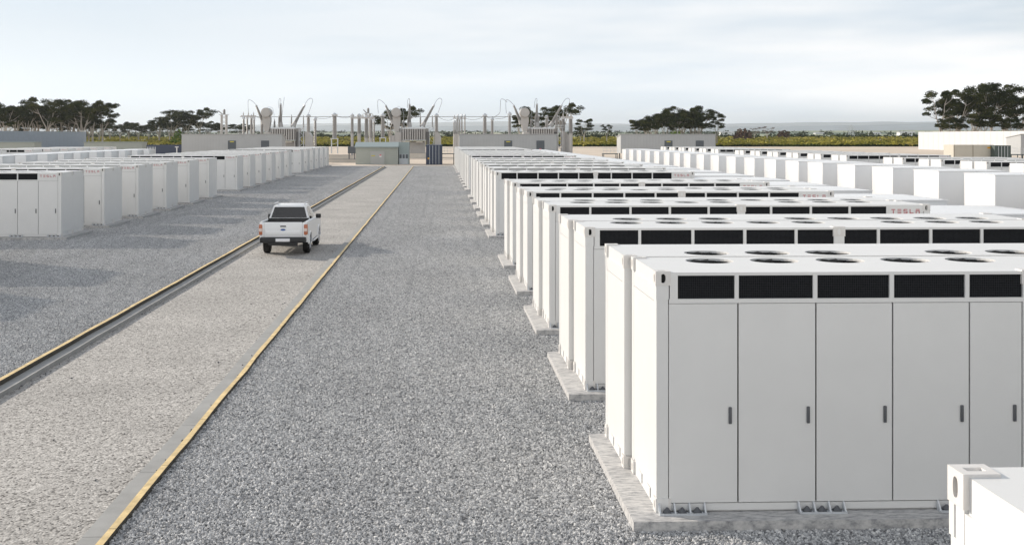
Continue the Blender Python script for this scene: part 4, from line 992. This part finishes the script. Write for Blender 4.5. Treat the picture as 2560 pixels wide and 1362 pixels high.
# ------------------------------------------------------------------ vegetation
def leaf_mat(name, c1, c2, c3, sc=.25):
    def bb(n, l, b):
        c = n.new('ShaderNodeTexCoord'); z = n.new('ShaderNodeTexNoise'); z.inputs['Scale'].default_value = sc; z.inputs['Detail'].default_value = 6; z.inputs['Roughness'].default_value = .7
        l.new(c.outputs['Object'], z.inputs['Vector']); r = ramp(n, [(.35, c1), (.5, c2), (.68, c3)]); l.new(z.outputs['Fac'], r.inputs['Fac']); l.new(r.outputs[0], b.inputs['Base Color'])
    return mat(name, c2, .7, spec=.0, builder=bb)
leafm = leaf_mat('gum_leaves', (.014, .021, .008), (.035, .045, .014), (.12, .12, .04))
leafbr = leaf_mat('dry_leaves', (.05, .03, .02), (.11, .065, .045), (.2, .14, .09))
leafgr = leaf_mat('bright_leaves', (.06, .11, .015), (.13, .2, .03), (.22, .3, .05))
barkm = mat('pale_bark', (.48, .44, .39), .85, var=.3, vscale=.8)
def tree_mesh(seed, h, spread, nlimb, nclump, low=.45, per=300):
    rg = random.Random(seed); b = MB(); tips = []
    split = h*rg.uniform(.1, .28)
    b.tube([(0,0,-.3), (rg.uniform(-.1,.1), rg.uniform(-.1,.1), split)], [h*.022, h*.018], 8)
    for i in range(nlimb):
        a = 2*math.pi*(i+rg.uniform(-.3, .3))/nlimb; rr = spread*rg.uniform(.35, .8); top = h*rg.uniform(.66, .9)
        p = [Vector((0,0,split*.9))]
        for k in range(1, 6):
            t = k/5; p.append(Vector((math.cos(a)*rr*t**1.3 + rg.uniform(-.3,.3), math.sin(a)*rr*t**1.3 + rg.uniform(-.3,.3), split + (top-split)*t)))
        b.tube(p, [h*.014*(1-.78*k/5) for k in range(6)], 6); tips.append(p[-1]); 
        for q in range(4):
            k = rg.choice((2, 3, 4)); a2 = a+rg.uniform(-1.3, 1.3); ln = spread*rg.uniform(.3, .6)
            e = p[k] + Vector((math.cos(a2)*ln, math.sin(a2)*ln, rg.uniform(.12, .3)*h*.6))
            m_ = p[k].lerp(e, .5) + Vector((0,0,-.2)); b.tube([p[k], m_, e], [h*.006, h*.004, h*.0015], 4); tips.append(e)
    c = MB(); nclumps = 0
    rg.shuffle(tips)
    cents = [(t, 1.0) for t in tips]
    while len(cents) < nclump:
        t = rg.choice(tips); cents.append((t + Vector((rg.gauss(0, spread*.16), rg.gauss(0, spread*.16), rg.uniform(-.03, .07)*h)), .8))
    for (t, sz) in cents[:nclump]:
        if t.z < h*low: continue
        R_ = spread*rg.uniform(.21, .37)*sz; Rz = R_*rg.uniform(.48, .72)
        for k in range(per):
            d = Vector((rg.gauss(0,1), rg.gauss(0,1), rg.gauss(0,1))).normalized(); d.z = abs(d.z)*1.0 if rg.random() < .72 else d.z*.6
            rad = rg.uniform(.45, 1.05)
            q = t + Vector((d.x*R_*rad, d.y*R_*rad, min(d.z*Rz*rad, h-t.z)))
            u_ = Vector((rg.gauss(0,1), rg.gauss(0,1), rg.gauss(0,.7))).normalized(); v_ = u_.cross(Vector((rg.gauss(0,1), rg.gauss(0,1), rg.gauss(0,1)))).normalized()
            L = rg.uniform(.16, .36)*h/20; W = L*rg.uniform(.45, .8)
            c.add([q-u_*L-v_*W*.3, q+v_*W, q+u_*L-v_*W*.2, q-v_*W*.8], [(0,1,2,3)])
    return b, c
TM = {}
def tree_proto(key, lm, *a, **k):
    b, c = tree_mesh(*a, **k); TM[key] = (b.mesh('trunk', barkm), c.mesh('crown', lm, 0), a[1])
tree_proto('a', leafm, 1, 20, 7.5, 5, 34)
tree_proto('b', leafm, 2, 20, 8.5, 4, 36, low=.5)
tree_proto('c', leafm, 3, 20, 6.0, 4, 26, low=.4)
tree_proto('d', leafm, 4, 20, 9.5, 6, 44, low=.5)
tree_proto('e', leafm, 5, 20, 7.0, 3, 24, low=.55)
tree_proto('f', leafm, 6, 20, 7.5, 5, 40, low=.25)
tree_proto('r', leafbr, 8, 20, 8, 4, 22, low=.3, per=70)
ti = [0]
def tree(u, vt, D, key, label, group, sx_=1.0, vb=None):
    o = P(u, 341, D); zg = gz(o.x, o.y); ht = P(u, vt, D).z - zg
    tr, cr_, h0 = TM[key]; s_ = ht/h0
    e = empty('eucalyptus_tree', (o.x, o.y, zg), rz=ti[0]*2.1); ti[0] += 1; e.scale = (s_*sx_, s_*sx_, s_)
    tag(e, label, 'tree', group); put('trunk', tr, e); put('crown', cr_, e)
gl = 'gum trees beyond the left panel wall'
L1 = [(8,246,'a'),(40,262,'f'),(66,246,'c'),(92,243,'a'),(118,241,'b'),(150,246,'a'),(178,249,'d'),(205,249,'a'),(232,250,'b'),(256,256,'e')]
for i, (u, v, k) in enumerate(L1): tree(u, v, 452+(i*7) % 23, k, 'tall dark gum tree, %s from the left in the clump above the panel wall' % ORD[i], gl)
L2 = [(18,285),(55,290),(85,285),(125,290),(160,285),(192,288),(222,295)]
for i, (u, v) in enumerate(L2): tree(u, v, 470+(i*5) % 17, 'fcf'[i % 3], 'shorter dark gum tree, %s from the left in front of the tall clump' % ORD[i], gl, 1.15)
L3 = [(248,298),(275,303),(300,308),(322,304),(346,306),(372,308),(398,300),(424,303),(450,306),(476,302),(522,302),(548,308)]
for i, (u, v) in enumerate(L3): tree(u, v, 690+(i*13) % 40, 'acbf'[i % 4], 'low distant gum tree, %s from the left in the row left of the lattice tower' % ORD[i], 'row of distant gum trees', 1.45)
L4 = [(398,288,'a'),(432,275,'d'),(466,271,'a'),(500,268,'b')]
for i, (u, v, k) in enumerate(L4): tree(u, v, 600+i*6, k, 'taller flat-topped gum tree, %s from the left above the distant row' % ORD[i], 'flat-topped gum trees left of the lattice tower', 1.0)
tree(603, 308, 680, 'b', 'small gum tree showing behind the left switchroom', 'small gum trees', 1.6)
tree(975, 268, 470, 'a', 'gum tree behind the conservator of the middle transformer', 'gum trees behind the transformers', 1.0)
tree(1012, 264, 474, 'b', 'gum tree behind the central bushing of the middle transformer', 'gum trees behind the transformers', .9)
tree(1300, 274, 480, 'c', 'gum tree behind the conservator of the right transformer', 'gum trees behind the transformers', .8)
tree(1345, 267, 476, 'd', 'gum tree behind the central bushing of the right transformer', 'gum trees behind the transformers', .9)
tree(1405, 256, 470, 'b', 'gum tree showing right of the right transformer', 'gum trees behind the transformers', .95)
tree(1460, 296, 560, 'e', 'small umbrella-shaped gum tree right of the substation', 'small gum trees', 1.1)
tree(1452, 318, 600, 'e', 'smallest gum tree below the umbrella-shaped one', 'small gum trees', 1.2)
tree(1517, 311, 640, 'e', 'lone tiny gum tree left of the right tree clump', 'small gum trees', 1.0)
L5 = [(1594,288,'c'),(1616,284,'a'),(1640,283,'f'),(1662,279,'a'),(1684,271,'b'),(1706,265,'d'),(1730,265,'a'),(1750,268,'b'),(1700,290,'f'),(1740,292,'f'),(1625,298,'f')]
for i, (u, v, k) in enumerate(L5[:8]): tree(u, v, 520+(i*7) % 19, k, 'dense gum tree, %s from the left in the clump above the third switchroom' % ORD[i], 'gum tree clump above the third switchroom', .95)
for i, (u, v, k) in enumerate(L5[8:]): tree(u, v, 515, k, ['low gum tree in the middle of that clump', 'low gum tree at the right of that clump', 'low gum tree at the left of that clump'][i].replace('that clump', 'the clump above the third switchroom'), 'gum tree clump above the third switchroom', 1.2)
tree(1792, 283, 520, 'e', 'open gum tree with thin bare stems right of the clump', 'small gum trees', .85)
L6 = [(2352,222,'e'),(2395,217,'a'),(2440,226,'c'),(2478,205,'b'),(2512,209,'d'),(2556,228,'a')]
for i, (u, v, k) in enumerate(L6): tree(u, v, 448+i*4, k, 'tall pale-stemmed gum tree, %s from the left behind the white wall' % ORD[i], 'gum trees behind the white wall', .92)
for i, (u, v) in enumerate(((2378,292),(2430,270),(2460,280),(2530,290))): tree(u, v, 440, 'fcf'[i % 3], 'shorter dark gum tree, %s from the left behind the white wall' % ORD[i], 'gum trees behind the white wall', 1.1)
tree(1886, 316, 760, 'r', 'brown dry tree, left of two in the scrubland', 'dry trees', 1.0); tree(1918, 314, 790, 'r', 'brown dry tree, right of two in the scrubland', 'dry trees', 1.2)

def bushes(pts, seed, hmin, hmax, per, leaf):
    """low leafy mounds; pts = (x, y, radius)"""
    rg = random.Random(seed); b = MB()
    for (x, y, rr) in pts:
        z0 = gz(x, y); hh = rg.uniform(hmin, hmax)
        for k in range(per):
            a = rg.uniform(0, 6.283); d = math.sqrt(rg.random())*rr; z = z0 + hh*math.sqrt(max(0, 1-(d/rr)**2))*rg.uniform(.55, 1.0)
            q = Vector((x+math.cos(a)*d, y+math.sin(a)*d, z)); L = leaf*rg.uniform(.6, 1.3)
            u_ = Vector((rg.gauss(0,1), rg.gauss(0,1), rg.gauss(0,.8))).normalized(); v_ = u_.cross(Vector((rg.gauss(0,1), rg.gauss(0,1), rg.gauss(0,1)))).normalized()
            b.add([q-u_*L, q+v_*L*.7, q+u_*L, q-v_*L*.7], [(0,1,2,3)])
    return b
rg = random.Random(21); pts = []
for i in range(5200):
    D = 500 + 480*rg.random()**1.5; u = rg.uniform(-60, 2620); o = P(u, 341, D)
    pts.append((o.x, o.y, rg.uniform(1.0, 2.6)*(1+.6*(D-500)/480)))
scrubm = leaf_mat('scrub_leaves', (.10, .12, .02), (.31, .28, .05), (.54, .45, .14), .035)
b = bushes(pts, 5, .7, 1.7, 13, .75); tag(b.obj('scrub', scrubm, smooth=0), 'olive and yellow scrub covering the flat land beyond the yard', 'scrub', kind='stuff')
pts = []
for i in range(420):
    D = 930 + 60*rg.random(); u = rg.uniform(-60, 2620); o = P(u, 341, D); pts.append((o.x, o.y, rg.uniform(2.5, 5)))
for i in range(1300):
    o = P(rg.uniform(-60, 2620), 341, rg.uniform(497, 506)); pts.append((o.x, o.y, rg.uniform(1, 1.8)))
hedgem = leaf_mat('hedge_leaves', (.012, .02, .006), (.03, .045, .012), (.06, .08, .02), .05)
b = bushes(pts[:420], 6, 1.4, 2.8, 30, .9)
b2 = bushes(pts[420:], 8, .35, .95, 16, .6); b.add(b2.v, b2.f); tag(b.obj('hedge', hedgem, smooth=0), 'dark green shrubs along the near and far edges of the scrub', 'shrubs', kind='stuff')
def bush_thing(u, v, D, rr, hh, m, label, name='bush'):
    o = P(u, 341, D); zg = gz(o.x, o.y); b = MB(); rg = random.Random(int(u))
    for k in range(260):
        d = Vector((rg.gauss(0,1), rg.gauss(0,1), abs(rg.gauss(0,1)))).normalized()*rg.uniform(.6, 1.05); q = Vector((d.x*rr, d.y*rr, d.z*hh)); L = rr*.16
        u_ = Vector((rg.gauss(0,1), rg.gauss(0,1), rg.gauss(0,1))).normalized(); v_ = u_.cross(Vector((rg.gauss(0,1), rg.gauss(0,1), rg.gauss(0,1)))).normalized()
        b.add([q-u_*L, q+v_*L*.7, q+u_*L, q-v_*L*.7], [(0,1,2,3)])
    oo = b.obj(name, m, smooth=0, loc=(o.x, o.y, zg)); tag(oo, label, 'bush', 'single bushes')
bush_thing(447, 325, 520, 3.8, 7.2, leafgr, 'bright green round bush left of the left switchroom')
bush_thing(1690, 325, 480, 4, 7.0, leafgr, 'bright green bush in front of the clump above third switchroom')
bush_thing(140, 325, 440, 5, 6.4, leafgr, 'bright green bush peeping over the left panel wall')
bush_thing(2505, 325, 430, 4, 6.9, leafgr, 'bright green bush peeping over the white wall')
bush_thing(1858, 330, 800, 7, 7.5, leafbr, 'wide reddish-brown bush left of the dry trees')
bush_thing(1960, 330, 900, 5.5, 6.5, leafbr, 'flat brown bush right of the dry trees')

# distant fields, trees, farm sheds, pylon
def ridge(name, D0, D1, tops, m, base0, seed, amp, n=160):
    b = MB(); us = [-900 + 4400*i/n for i in range(n+1)]
    def top(u):
        for (ua, va), (ub, vb_) in zip(tops, tops[1:]):
            if ua <= u <= ub: return va + (vb_-va)*(u-ua)/(ub-ua)
        return tops[0][1] if u < tops[0][0] else tops[-1][1]
    rows = 7
    for j in range(rows+1):
        t = j/rows; D = D0 + (D1-D0)*t
        for u in us:
            zt = (HY - (top(u) + amp*noise.fractal(Vector((u*.012, seed, 0)), 1, 2, 5)))/F*D1 + H
            z = base0 + (zt-base0)*(t**1.3) + (0 if j in (0, rows) else noise.noise(Vector((u*.02, t*4, seed)))*(zt-base0)*.08)
            q = P(u, 341, D); b.v.append((q.x, q.y, z))
    nx = n+1; b.f = [(j*nx+i, j*nx+i+1, (j+1)*nx+i+1, (j+1)*nx+i) for j in range(rows) for i in range(n)]
    # close the back
    k = len(b.v)
    for u in us: q = P(u, 341, D1*1.06); b.v.append((q.x, q.y, -5))
    b.f += [(rows*nx+i, rows*nx+i+1, k+i+1, k+i) for i in range(n)]
    tag(b.obj(name, m, smooth=60), kind='structure')
ridge('fields', 1150, 3400, [(-900, 330), (500, 331), (900, 329), (1400, 330), (1800, 329), (2300, 326), (3500, 325)], hill_m, 3.0, 1, 1.2)
ridge('hills', 5000, 9500, [(-900, 318), (560, 319), (850, 313), (960, 316), (1100, 315), (1300, 315), (1540, 313), (1800, 317), (1900, 316), (2150, 314), (2290, 309), (2420, 304), (3500, 300)], hazed_forest_m, 4, 5, 2.0)
ridge('hills', 12000, 17500, [(-900, 312), (700, 312), (850, 308), (1100, 306), (1250, 303), (1400, 308), (1700, 312), (2000, 306), (2200, 305), (3500, 303)], hazed_forest_m, 10, 9, 1.6)
pts = []
rg = random.Random(77)
for i in range(420):
    D = rg.uniform(1300, 3200); u = rg.uniform(-50, 2600); o = P(u, 341, D)
    t = max(0, (D-1150)/2250)**1.3; z = 3.0 + t*14 ; pts.append((o.x, o.y, z, rg.uniform(6, 16)))
b = MB()
for (x, y, z, rr) in pts:
    hh = rg.uniform(4, 8)
    for k in range(26):
        a = rg.uniform(0, 6.283); d = math.sqrt(rg.random())*rr; q = Vector((x+math.cos(a)*d, y+math.sin(a)*d*.4, z + hh*rg.uniform(.2, 1)*math.sqrt(max(0, 1-(d/rr)**2)))); L = 1.8
        u_ = Vector((rg.gauss(0,1), rg.gauss(0,1), rg.gauss(0,.8))).normalized(); v_ = u_.cross(Vector((rg.gauss(0,1), rg.gauss(0,1), rg.gauss(0,1)))).normalized()
        b.add([q-u_*L, q+v_*L*.7, q+u_*L, q-v_*L*.7], [(0,1,2,3)])
tag(b.obj('distant_trees', hedgem, smooth=0), 'scattered tree clumps on the hazy fields below the hills', 'trees', kind='stuff')
for i, (u, v0, v1, w_, D, lab) in enumerate(((2270, 329, 336, 40, 1600, 'largest distant white farm shed left of the white wall'), (2190, 331, 336, 26, 1900, 'smaller distant white farm shed'), (1820, 329, 336, 34, 1500, 'distant pale farm shed right of the third switchroom'), (2050, 331, 335, 22, 2000, 'tiny distant farm shed in the middle of the fields'), (610, 324, 332, 30, 1300, 'distant pinkish farm shed behind the left transformer'))):
    a, c = P(u-w_/2, v1, D), P(u+w_/2, v0, D); zb = a.z-8; wx = c.x-a.x; e = empty('farm_shed', (a.x, a.y, 0)); tag(e, lab, 'farm shed', 'distant farm sheds')
    MB().box(0, wx, 0, 12, zb, c.z-1.5).obj('wall', sign_w, e, smooth=0)
    MB().prism([(-.5, c.z-1.5), (12.5, c.z-1.5), (6, c.z)], 'x', -.5, wx+.5).obj('roof', shedr_m, e, smooth=0)
# pylon
o = P(2128, 341, 1500); zt = P(2128, 316, 1500).z; b = MB(); q = 1.9
for sx_ in (-1, 1):
    for sy_ in (-1, 1): b.tube([(sx_*q*2, sy_*q*2, 0), (sx_*q*.4, sy_*q*.4, zt)], .35, 4)
for i in range(8):
    t0, t1 = i/8, (i+1)/8; w0, w1 = q*(2-1.6*t0), q*(2-1.6*t1); b.tube([(-w0, -w0, zt*t0), (w1, -w1, zt*t1)], .2, 4); b.tube([(w0, -w0, zt*t0), (-w1, -w1, zt*t1)], .2, 4)
for z in (.72, .88): b.tube([(-6, 0, zt*z), (6, 0, zt*z)], .3, 4)
tag(b.obj('pylon', galv, loc=(o.x, o.y, 2)), 'faint lattice power pylon standing on the distant fields', 'pylon')

# ------------------------------------------------------------------ haze
hz = MB(); hz.box(-15500, 15500, -300, 19500, -12, 330)
ho = hz.obj('haze', None, smooth=0); tag(ho, 'thin pale haze over the distant land', 'haze', kind='stuff')
hm = bpy.data.materials.new('haze'); hm.use_nodes = True; t_ = hm.node_tree; t_.nodes.clear()
oo = t_.nodes.new('ShaderNodeOutputMaterial'); pv = t_.nodes.new('ShaderNodeVolumePrincipled'); pv.inputs['Color'].default_value = (.90, .96, 1, 1); pv.inputs['Density'].default_value = 6e-5; pv.inputs['Anisotropy'].default_value = 0.3
t_.links.new(pv.outputs[0], oo.inputs['Volume']); ho.data.materials.append(hm)
